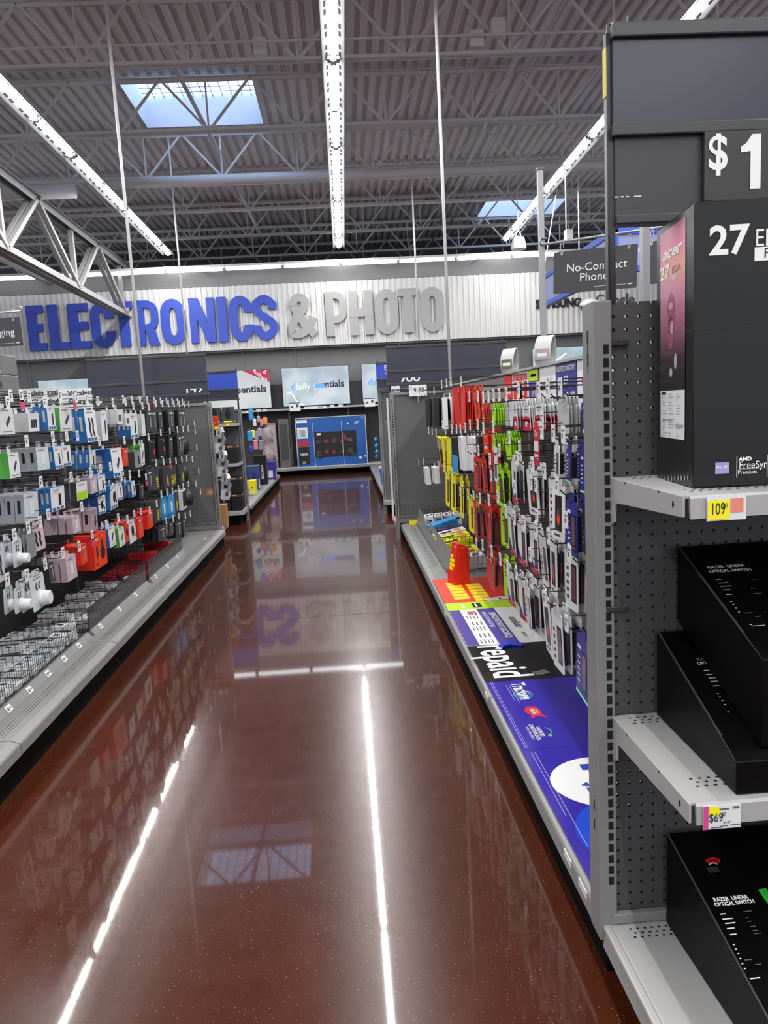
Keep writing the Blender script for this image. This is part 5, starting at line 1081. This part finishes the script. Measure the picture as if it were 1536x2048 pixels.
# blue hanging frame on the right
t = thing('overhead_sign', 'blue-edged translucent frame hanging below the roof on the right', 'hanging frame', (0, 0, 0))
x = 3.3; y0, y1, z0, z1 = 8.97, 12.3, 2.73, 3.235; bt = .075; BF = mat('frame_blue', (52, 88, 190), .4)
m = MB()
for z in (z0, z1-bt): m.box(x, y0, z, x+bt, y1, z+bt); m.box(x, y0, z, x+2.4, y0+bt, z+bt)
m.box(x, y0, z0, x+bt, y0+bt, z1); m.box(x, y1-bt, z0, x+bt, y1, z1); m.build('frame', BF, t, bevel=.006)
MB().box(x+.02, y0+bt, z0+bt, x+.05, y1-bt, z1-bt).build('side_screen', mat('screen_lilac', (150, 160, 205), .4, alpha=.75), t); MB().box(x+bt, y0+.02, z0+bt, x+2.4, y0+.05, z1-bt).build('front_screen', MATS['screen_lilac'], t)
m = MB()
for k in range(5): m.rect(0, 0, .03, .03) if False else m.quad((x+.019, 10.2+k*.12, 3.06), (x+.019, 10.26+k*.12, 3.06), (x+.019, 10.26+k*.12, 3.09), (x+.019, 10.2+k*.12, 3.09))
m.flat = True; m.build('small_lights', PWH, t)
for yy in (y0+.1, y1-.1): MB().tube([(x+.04, yy, z1), (x+.45, yy, rz(4.4, yy))], .008, 6).build('suspension', FIX, t)
p = at(1180, 612, 'y', 15.2); t = thing('security_dome', 'dark dome camera with a white cap on the wall behind the endcap post', 'camera', p)
MB().lathe([(0, -.17), (.1, -.145), (.17, -.07), (.19, 0)], 20).build('dome', PBK, t, smooth=True); MB().lathe([(.19, 0), (.21, .012), (.20, .07), (.10, .13), (0, .14)], 20).build('cap', FIX, t, smooth=True); MB().box(-.05, .0, .03, .05, .15, .1).build('bracket', FIX, t)
# ================================================================== the far runs and the television wall
def endcap2(x0, x1, y, top, label, shelves, yf):
    t = thing('endcap_shelf', label, 'endcap', (0, y, 0)); MB().box(x0+.03, 0, .165, x1-.03, .01, top-.01).build('pegboard', PEG_X, t)
    for x in (x0, x1-.035): m = MB(); m.box(x, -.02, 0, x+.035, .05, top-.021); slots(m, x+.018, -.0205, .2, top-.05, n='y'); slots(m, x+.0355 if x > x0 else x-.0005, .01, .2, top-.05); m.build('upright', [POST, SLOT], t)
    MB().box(x0, -.02, top-.02, x1, .03, top).build('top_rail', STEEL, t)
    m = MB(); m.prism([(x0, 0), (x1, 0), (x1, yf+.05), (x1-.05, yf), (x0+.05, yf), (x0, yf+.05)], .12, .165, 'z'); m.build('base_deck', STEEL2, t)
    MB().box(x0+.06, yf+.06, 0, x1-.06, 0, .12).build('kick_plate', KICK, t)
    for z in shelves:
        m = MB(); m.prism([(x0+.03, 0), (x1-.02, 0), (x1-.03, yf+.07), (x1-.07, yf+.03), (x0+.03, yf+.03)], z-.035, z, 'z'); m.build('shelf', STEEL2, t)
    return t
endcap2(-2.42, -1.235, 9.2, 1.36, 'grey endcap with shelves beyond the left rack', (1.20, .73), -.45)
endcap2(.43, 1.6, 9.0, 1.50, 'plain perforated endcap beyond the right rack', (), -.12)
section(-1.83, 9.25, 11.4, -1, .61, 1.36, 'grey shelving bay of the far left run, nearer one', 'grey bays of the far left run', perf=False); section(-1.83, 11.4, 13.7, -1, .61, 1.36, 'grey shelving bay of the far left run, next to the television wall', 'grey bays of the far left run', perf=False)
section(1.0, 9.05, 11.7, 1, .53, 1.5, 'grey shelving bay of the far right run, nearer one', 'grey bays of the far right run', perf=False); section(1.0, 11.7, 14.4, 1, .53, 1.5, 'grey shelving bay of the far right run, next to the television wall', 'grey bays of the far right run', perf=False)
t = header(-2.42, -1.22, 8.98, 1.47, 1.815, 'dark header sign with a blue upper panel beyond the left rack', None, 0, 0, 0, (-2.40, -1.235), 1.36)
for c in kids(t):
    if c.name.startswith('upper_panel'): c.data.materials[0] = BLUEPAINT
t = header(.42, 1.6, 8.86, 1.50, 1.815, 'dark header sign with a blue upper panel beyond the right rack', None, 0, 0, 0, (.435, 1.58), 1.5)
for c in kids(t):
    if c.name.startswith('upper_panel'): c.data.materials[0] = BLUEPAINT
text('Every', .085, WHITE, t, 'lettering', frame((.60, -.002, 1.745), *FACE_CAM), .001, .9); text('Rollback price', .035, WHITE, t, 'lettering', frame((.62, -.002, 1.68), *FACE_CAM), 0, .9)
# goods on the far left endcap
def crate(x, y, z, sx, sy, sz, c, label, grp=None, art=None, nm='carton', rot=0, cat='box'):
    o = MB().box(-sx/2, -sy/2, 0, sx/2, sy/2, sz).build(nm, c, loc=(x, y, z), bevel=.003, rotz=rot); tag(o, label, cat, grp)
    if art:
        m = MB(); m.M = frame((0, -sy/2-.0008, sz/2), *FACE_CAM)
        for (a, b, c_, d, k) in art[1]: m.rect(a*sx/2, b*sz/2, c_*sx/2, d*sz/2, k, .0004 if k else 0)
        m.M = frame((sx/2+.0008, 0, sz/2), *FACE_PX)
        for (a, b, c_, d, k) in art[1]: m.rect(a*sy/2, b*sz/2, c_*sy/2, d*sz/2, k, .0004 if k else 0)
        m.flat = True; m.build('front_print', art[0], o)
    return o
for i, x in enumerate((-1.50, -1.345)):
    o = crate(x, 8.92, 1.201, .13, .12, .19, PDG, 'grey carton with an oval black mouse picture, %s on the upper far left shelf' % ['left one', 'right one'][i], 'mouse cartons', ([PYL, PBK], [(-.8, -.85, .8, -.7, 0)]))
    m = MB(); m.M = frame((.0, -.0612, .1), *FACE_CAM); m.disc(0, .01, .032, .062); m.flat = True; m.build('mouse_picture', PBK, o)
for i, (x, c) in enumerate(((-1.50, 0), (-1.34, 0))):
    tag(MB().box(x-.02, 8.765, 1.172, x+.02, 8.769, 1.198).build('price_tag', PYL), 'yellow price tag on the upper far left shelf, %s' % ['left', 'right'][i], 'price tag')
NV = Cm('ink_navy', (22, 24, 40))
for i, (x, z) in enumerate(((-1.46, .732), (-1.33, .732), (-1.46, .172), (-1.32, .172), (-1.46, .372), (-1.32, .372))):
    crate(x, 8.95, z, .125, .24, .19 if z < .7 else .21, [NV, PBK][i % 2], '%s dark carton with a grey band, %s of the far left endcap' % (['left', 'right'][i % 2], ['middle shelf', 'deck, lower layer', 'deck, upper layer'][i//2]), 'dark cartons on the far left endcap', ([PDG, PAM], [(-1, .7, 1, 1, 0), (-.8, .78, .1, .92, 1)]))
crate(-1.305, 7.72, .167, .09, .12, .22, PTN, 'tan carton on the deck behind the far left endcap panel', None)
a = at(440, 860, 'y', 8.3); t = thing('clip_strip', 'hanging clip strip behind the far left endcap panel', 'clip strip', (a.x-.02, 8.3, a.z+.05)); MB().box(-.012, 0, -.85, .012, .002, 0).build('strip', PAPER, t)
MB().tube([(0, 0, 0), (0, -.06, .02), (.01, -.79, .02)], .004, 6).build('hook', CHROME, t)
for i in range(9):
    o = MB().prism([(-.06, -.05), (.03, -.065), (.065, .01), (.04, .06), (-.05, .055)], 0, .035, 'y').build('packet', mat('foil_silver', (176, 176, 180), .25, metal=.5), loc=(a.x-.01+.004*i, 8.26, a.z-.03-.085*i), rotz=R(50*(i % 3)-50)); tag(o, 'shiny silver packet, %s from the top of the hanging clip strip' % ORD[i], 'packet', 'silver packets on the clip strip')
    m = MB(); m.M = frame((0, -.0006, 0), *FACE_CAM); m.rect(-.02, -.02, .02, .02); m.flat = True; m.build('front_print', PBK if i % 2 else PDG, o)
a = at(430, 845, 'y', 8.2); o = crate(a.x+.01, 8.2, a.z-.08, .05, .04, .15, PRD, 'small red and yellow pack hanging above the silver packets', None, ([PYL], [(-.9, -.9, .9, -.5, 0)]), 'snack_pack')
o = MB().prism([(0, .05), (.03, .03), (.05, .0), (.03, -.03), (.012, -.055), (-.01, -.03), (-.045, -.035), (-.035, .0), (-.05, .03), (-.02, .028)], 0, .0015, 'y').build('torn_sticker', mat('torn_tan', (150, 104, 70), .8, noise=.4, nscale=40), loc=(-1.37, 7.466, .545)); tag(o, 'torn brown sticker patch on the far left endcap panel', 'sticker')
MB().prism([(-.02, .01), (.02, .015), (.015, -.02), (-.01, -.022)], -.0008, 0, 'y').build('paper_residue', PPK, o)
# far left run: goods along the aisle
def run_at(px, py, x=-1.40): return at(px, py, 'x', x)
goods = [(502, 830, .06, .10, .16, PCB, 'light blue hanging pack near the top of the far left run'), (509, 845, .05, .08, .12, PWH, 'white hanging pack beside the light blue one, far left run'), (517, 838, .05, .09, .10, PPK, 'mauve hanging pack in the top row of the far left run'), (523, 846, .05, .09, .12, Cm('rose', (206, 120, 140)), 'rose hanging pack in the top row of the far left run'), (530, 842, .08, .11, .12, PAM, 'tilted orange hanging pack in the far left run'),
         (500, 872, .06, .09, .15, PCB, 'lower light blue hanging pack in the far left run'), (506, 868, .05, .07, .12, PYL, 'small yellow hanging pack in the far left run'), (513, 872, .06, .1, .15, PLV, 'lavender hanging pack in the far left run'), (520, 865, .06, .1, .13, PPK, 'mauve hanging pack in the second row of the far left run'), (511, 890, .07, .12, .15, Cm('rose', (206, 120, 140)), 'rose patterned pack hanging low in the far left run'), (523, 890, .07, .13, .17, PGY, 'grey patterned pack hanging low in the far left run'), (502, 898, .05, .08, .08, Cm('royal', (40, 70, 190)), 'small royal blue pack hanging low in the far left run')]
for i, (px, py, sx, sy, sz, c, lab) in enumerate(goods):
    p = run_at(px, py); o = MB().box(-sx/2, -sy/2, -sz/2, sx/2, sy/2, sz/2).build('hanging_pack', c, loc=p, bevel=.012, rotz=R(random.uniform(-15, 15))); tag(o, lab, 'pack'); MB().box(-.002, -.01, sz/2, .002, .01, sz/2+.04).build('hang_tab', CLEAR, o)
p = run_at(536, 885, -1.38); m = MB(); random.seed(3)
prof_ = smooth([(.02, .28), (.07, .24), (.10, .10), (.085, -.05), (.12, -.22), (.10, -.33), (.0, -.35)], 4); m.lathe(prof_, 18)
m.v = [Vector((q.x*(1+.12*math.sin(7*q.z*6+3*math.atan2(q.y, q.x))), q.y*1.5*(1+.1*math.sin(5*math.atan2(q.y, q.x)+9*q.z)), q.z)) for q in m.v]
o = m.build('soft_toy', mat('plush_mauve', (146, 132, 136), .9, noise=.2, nscale=20), loc=p, smooth=True); tag(o, 'large mauve-grey plush hanging at the end of the far left run', 'plush'); MB().tube([(0, 0, .27), (0, .01, .32), (0, 0, .36)], .006, 6).build('loop', PDG, o)
crate(-1.42, 11.2, .167, .22, .30, .36, Cm('steel_blue', (56, 72, 120)), 'blue and white carton standing on the far left deck', None, ([PWH, PNV], [(-.8, -.9, .2, -.1, 0), (.2, -.6, .8, .5, 1)]))
o = crate(-1.37, 12.0, .167, .20, .16, .46, PBK, 'tall black carton with a name on its side on the far left deck', None, ([PDG], [(-.9, -.95, -.85, .95, 0)])); text('AVIATOR', .055, PWH, o, 'lettering', frame((.03, -.0814, .2), (0, 0, -1), (1, 0, 0)), .001)
text('AVIATOR', .055, PWH, o, 'lettering', frame((.1012, .0, .2), (0, 0, -1), (0, 1, 0)), .001)
crate(-1.335, 10.55, .167, .10, .2, .20, PYL, 'bright yellow carton at the near end of the far left deck', None, ([PWH, PBK], [(-.8, -.85, .6, -.4, 0), (-.2, .0, .3, .1, 1)]))
crate(-1.30, 12.9, .167, .18, .30, .30, Cm('violet_box', (50, 44, 130)), 'violet carton with a pale picture on the far left deck', None, ([PPL, PYL], [(-.3, -.8, .5, .0, 0), (-.9, -.9, -.4, -.3, 1)]))
# far right run
zz = .1665
for i, (sz, c, lab) in enumerate(((.2, PPK, 'pale pink carton at the bottom of the far right stack'), (.18, mat('pk_brown', (92, 70, 62), .5), 'brown carton, second from the bottom of the far right stack'), (.17, PWH, 'white carton in the middle of the far right stack'), (.22, mat('pk_brown'), 'tall brown carton near the top of the far right stack'), (.16, PWH, 'white carton topping the far right stack'))):
    crate(.66, 10.75, zz, .14, .26, sz, c, lab, None, ([PDG], [(-.5, -.4, .4, -.2, 0)])); zz += sz+.001
for i, (px, py) in enumerate(((752, 880), (753, 893), (754, 905), (754, 915))):
    p = at(px, py, 'x', .60); o = MB().lathe([(0, -.03), (.03, -.02), (.04, .02), (.02, .05), (0, .06)], 12).build('hanging_pack', PCB, loc=p, smooth=True); tag(o, 'small blue hanging pack, %s from the top on the far right run' % ORD[i], 'pack', 'small blue packs'); MB().box(-.001, -.01, .05, .001, .01, .09).build('hang_tab', CLEAR, o)
for i, (x, y) in enumerate(((.54, 11.0), (.62, 11.3))):
    o = MB().lathe([(0, 0), (.035, 0), (.05, .2), (.055, .2), (.055, .23), (0, .23)], 16).build('tumbler', Cm('cup_blue', (70, 120, 210)), loc=(x, y, .167)); tag(o, ['blue tumbler at the front of the far right deck', 'blue tumbler behind another on the far right deck'][i], 'tumbler'); MB().lathe([(.056, .225), (.058, .225), (.058, .25), (0, .255)], 16).build('lid', PWH, o)
o = crate(.60, 10.2, .167, .12, .22, .02, PLG, 'flat pale pack lying on the far right deck', None)
t = tag(MB().box(.452, 7.62, .12, .468, 7.70, 1.38).build('display_panel', PWH), 'white edge of a display panel behind the far right endcap', 'panel'); MB().box(.451, 7.62, .12, .452, 7.64, .6).build('trim_strip', PTN, t)
# ---- television wall
t = thing('television_shelf', 'long dark wall unit with a television shelf and pale base deck', 'wall unit', (0, 15.1, 0))
DRK = mat('unit_dark', (40, 41, 46), .5)
MB().box(-7, .44, .165, 8, .46, 1.86).build('back_panel', DRK, t)
m = MB()
for k in range(10): m.box(-6+k*1.22, .36, .2, -5.96+k*1.22, .44, 1.86)
m.build('upright', POST, t); MB().box(-7, 0, 1.325, 8, .44, 1.36).build('shelf', STEEL2, t); m = MB(); m.prism([(-.04, .11), (-.05, .16), (-.02, .172), (.44, .172), (.44, .13)], -7, 8, 'x'); m.build('base_deck', STEEL2, t); MB().box(-7, .06, 0, 8, .44, .13).build('kick_plate', KICK, t)
def screen_mat(nm, c0, c1, k):
    m = bpy.data.materials.new(nm); m.use_nodes = True; nt = m.node_tree; b = nt.nodes['Principled BSDF']; tc = nt.nodes.new('ShaderNodeTexCoord'); n = nt.nodes.new('ShaderNodeTexNoise'); n.inputs['Scale'].default_value = 2.2; n.inputs['Detail'].default_value = 1.5; nt.links.new(tc.outputs['Object'], n.inputs['Vector'])
    r_ = nt.nodes.new('ShaderNodeValToRGB'); e = r_.color_ramp.elements; e[0].position = .35; e[0].color = L(c0)+(1,); e[1].position = .65; e[1].color = L(c1)+(1,); nt.links.new(n.outputs['Fac'], r_.inputs['Fac'])
    nt.links.new(r_.outputs['Color'], b.inputs['Emission Color']); b.inputs['Emission Strength'].default_value = k; b.inputs['Base Color'].default_value = (.02, .02, .02, 1); b.inputs['Roughness'].default_value = .3; return m
SCR = screen_mat('screen_cloud', (168, 186, 200), (214, 226, 232), .25); SCW = screen_mat('screen_white', (196, 202, 202), (216, 220, 220), .25)
INKS = mat('screen_ink', (34, 36, 70), .5); CYB = mat('screen_blue', (86, 140, 236), .5, emit=.15); FADE = mat('screen_fade', (178, 186, 176), .5, emit=.2)
def tv(x0, x1, z0, z1, label, sc_, fn=None):
    t = thing('television', label, 'television', (x0, 15.28, z0)); wd = x1-x0; h_ = z1-z0
    MB().box(0, 0, 0, wd, .05, h_).build('casing', BLACK, t, bevel=.004); m = MB(); m.box(.01, -.002, .015, wd-.01, 0, h_-.01); m.build('screen', sc_, t)
    m = MB()
    for u in (.18, .82): m.box(wd*u-.02, -.06, -.025, wd*u+.02, .08, 0)
    m.build('foot', BLACK, t)
    if fn: fn(t, wd, h_)
    return t
def mid(t, wd, h_):
    text('daily', .19, FADE, t, 'screen_text', frame((wd*.29, -.003, h_*.50), *FACE_CAM), .002); text('d', .19, CYB, t, 'screen_text', frame((wd*.165, -.004, h_*.51), *FACE_CAM), .004); text('es', .19, FADE, t, 'screen_text', frame((wd*.52, -.003, h_*.5), *FACE_CAM), .002); text('entials', .19, INKS, t, 'screen_text', frame((wd*.74, -.003, h_*.53), *FACE_CAM), .006)
    m = MB(); m.M = frame((0, -.0045, 0), *FACE_CAM); m.poly([(wd*.46, h_*.46), (wd*.55, h_*.44), (wd*.65, h_*.47), (wd*.6, h_*.57), (wd*.5, h_*.56)]); m.flat = True; m.build('screen_text', CYB, t)
    m = MB(); m.M = frame((0, -.003, 0), *FACE_CAM); m.ribbon(smooth([(wd*.06, h_*.38), (wd*.14, h_*.33), (wd*.2, h_*.14), (wd*.3, h_*.03)], 5), .008, 0, .0004); m.build('screen_swoosh', mat('screen_stroke', (235, 242, 246), .5, emit=.3), t)  # pale curved stroke drawn across the screen
TZ = (1.388, 2.17)
tv(-1.19, .172, *TZ, 'television in the middle of the wall shelf with half-faded words', SCR, mid)
def lft(t, wd, h_):
    text('essentials', .2, INK, t, 'screen_text', frame((wd*.66, -.003, h_*.5), *FACE_CAM), .006); m = MB(); m.M = frame((0, -.003, 0), *FACE_CAM); m.poly([(wd*.60, h_-.012), (wd-.012, h_-.012), (wd-.012, h_*.66)]); m.flat = True; m.build('corner_flash', mat('flash_maroon', (150, 24, 66), .5, emit=.1), t)
    a = R(-40); text('Rollback', .10, WHITE, t, 'screen_text', frame((wd*.86, -.0045, h_*.84), (math.cos(a), 0, math.sin(a)), (-math.sin(a), 0, math.cos(a))), .001); m = MB(); m.M = frame((wd*.93, -.0045, h_*.93), *FACE_CAM); m.ribbon([(.035, .03), (-.035, -.03)], .008, 0, .0004); m.ribbon([(-.035, .015), (-.035, -.03), (.02, -.03)], .008, 0, .0004); m.build('screen_arrow', WHITE, t)
tv(-2.79, -1.42, *TZ, 'television with a maroon corner flash left of the middle one', SCW, lft)
tv(.42, 1.78, *TZ, 'television half hidden right of the middle one', SCR, lambda t, wd, h_: text('daily', .2, CYB, t, 'screen_text', frame((wd*.22, -.003, h_*.52), *FACE_CAM), .004))
def sw(t, wd, h_):
    m = MB(); m.M = frame((0, -.003, 0), *FACE_CAM); m.ribbon(smooth([(wd*.22, h_*.72), (wd*.26, h_*.62), (wd*.34, h_*.68), (wd*.5, h_*.85)], 5), .012, 0, .0004); m.build('screen_swoosh', MATS['screen_stroke'], t)
tv(3.93, 5.35, 1.45, 2.31, 'television seen above the header rail on the right', SCR, sw); tv(-6.0, -4.55, *TZ, 'television showing above the left rack beside the header', SCR)
tag(MB().box(2.7, 15.3, 1.4, 3.55, 15.36, 2.1).build('dark_screen', BLACK), 'switched-off black screen behind the right header sign', 'television')
def card(x, z, w_, h_, label, top=False, y=15.09):
    o = MB().box(x, y, z, x+w_, y+.004, z+h_).build('price_card', PWH); tag(o, label, 'price card'); m = MB(); m.M = frame((x, y-.0006, z), *FACE_CAM)
    if top: m.rect(0, h_*.9, w_, h_)
    m.rect(w_*.1, h_*.4, w_*.35, h_*.6); m.rect(w_*.62, h_*.45, w_*.85, h_*.8); m.flat = True; m.build('front_print', PDG if top else PGY, o)
card(-1.06, 1.30, .22, .17, 'tall price card under the middle television, at its left', True); card(-.77, 1.325, .45, .05, 'long white strip under the middle television'); card(-.25, 1.335, .09, .05, 'small white card under the middle television, left of two'); card(-.08, 1.335, .09, .05, 'small white card under the middle television, right of two')
card(.45, 1.31, .21, .17, 'tall price card under the half-hidden television', True); card(-1.72, 1.325, .09, .05, 'small white card under the left television, left of two'); card(-1.60, 1.325, .09, .05, 'small white card under the left television, right of two'); card(-2.3, 1.31, .45, .05, 'long white strip under the left television')
t = thing('television_carton', 'wide blue television carton standing on the deck below the shelf', 'box', (-.975, 15.16, .173), R(0.5)); W, H = 1.43, .985
MB().box(0, 0, 0, W, .22, H).build('carton', mat('carton_blue', (28, 84, 156), .35, noise=.25, nscale=1.4), t, bevel=.004)
m = MB()
for (a, b, c_, d) in ((0, 0, .018, H), (W-.018, 0, W, H), (0, H-.016, W, H)): m.box(a, -.002, b, c_, 0, d)
m.build('edge_band', PLG, t)
m = MB(); m.box(.37, -.004, .17, 1.22, -.001, .68); m.build('picture', BLACK, t)
m = MB(); m.M = frame((0, -.005, 0), *FACE_CAM); random.seed(11)
for r_ in range(2):
    for c_ in range(5):
        m.rect(.40+c_*.16, .24+r_*.22, .40+c_*.16+random.uniform(.05, .12), .24+r_*.22+random.uniform(.03, .09), random.choice((0, 1, 2, 0)))
m.rect(.42, .62, .50, .66, 3); m.poly([(.93, .63), (.97, .65), (1.05, .52), (1.03, .48), (.97, .52)], 1); m.rect(.40, .185, .5, .225, 0); m.rect(1.1, .19, 1.2, .23, 0); m.flat = True
m.build('picture_detail', [PDG, Cm('wine', (110, 40, 52)), Cm('umber', (90, 70, 66)), PWH], t)
m = MB(); m.M = frame((0, -.003, 0), *FACE_CAM)
m.rect(.03, .88, .24, .94, 0); m.rect(.03, .57, .24, .79, 0); m.rect(.06, .60, .2, .74, 3); m.rect(.04, .40, .25, .52, 1); m.rect(.04, .04, .25, .39, 2); m.rect(.06, .22, .22, .27, 0); m.rect(.1, .05, .17, .11, 0); m.disc(1.28, .12, .03, None, 0); m.disc(1.38, .15, .02, None, 3); m.disc(1.06, .83, .018, None, 0); m.flat = True
m.build('side_panel_print', [PWH, Cm('wine_bright', (170, 36, 50)), PBK, PPL], t)
text('65"', .07, WHITE, t, 'lettering', frame((1.24, -.003, .83), *FACE_CAM), .001); text('TV', .05, PPL, t, 'lettering', frame((1.36, -.003, .93), *FACE_CAM)); MB().box(.44, -.006, .14, .5, -.004, .17).build('stand_picture', BLACK, t); MB().box(1.05, -.006, .16, 1.11, -.004, .19).build('stand_picture', BLACK, t)
for i, u in enumerate((.36, .94)): MB().tube([(u, -.008, .0), (u-.01, -.008, H*.9)], .004, 6).build('strap', PWH, t)
o = crate(-1.47, 15.25, .173, .20, .2, .92, mat('pk_kraft', (128, 112, 98), .7), 'tall brown carton with a pink panel left of the blue television carton', None, ([PPK], [(-.8, -.6, .9, .9, 0)])); text('R6', .1, PGY, o, 'lettering', frame((.02, -.1025, .30), *FACE_CAM)); text('OS', .1, PGY, o, 'lettering', frame((.02, -.1025, .66), *FACE_CAM))
crate(-1.22, 15.3, .173, .22, .2, .98, Cm('smoke_grey', (92, 88, 88)), 'tall dark grey carton against the blue television carton', None, ([PDG], [(-.7, -.7, .7, .8, 0)]))
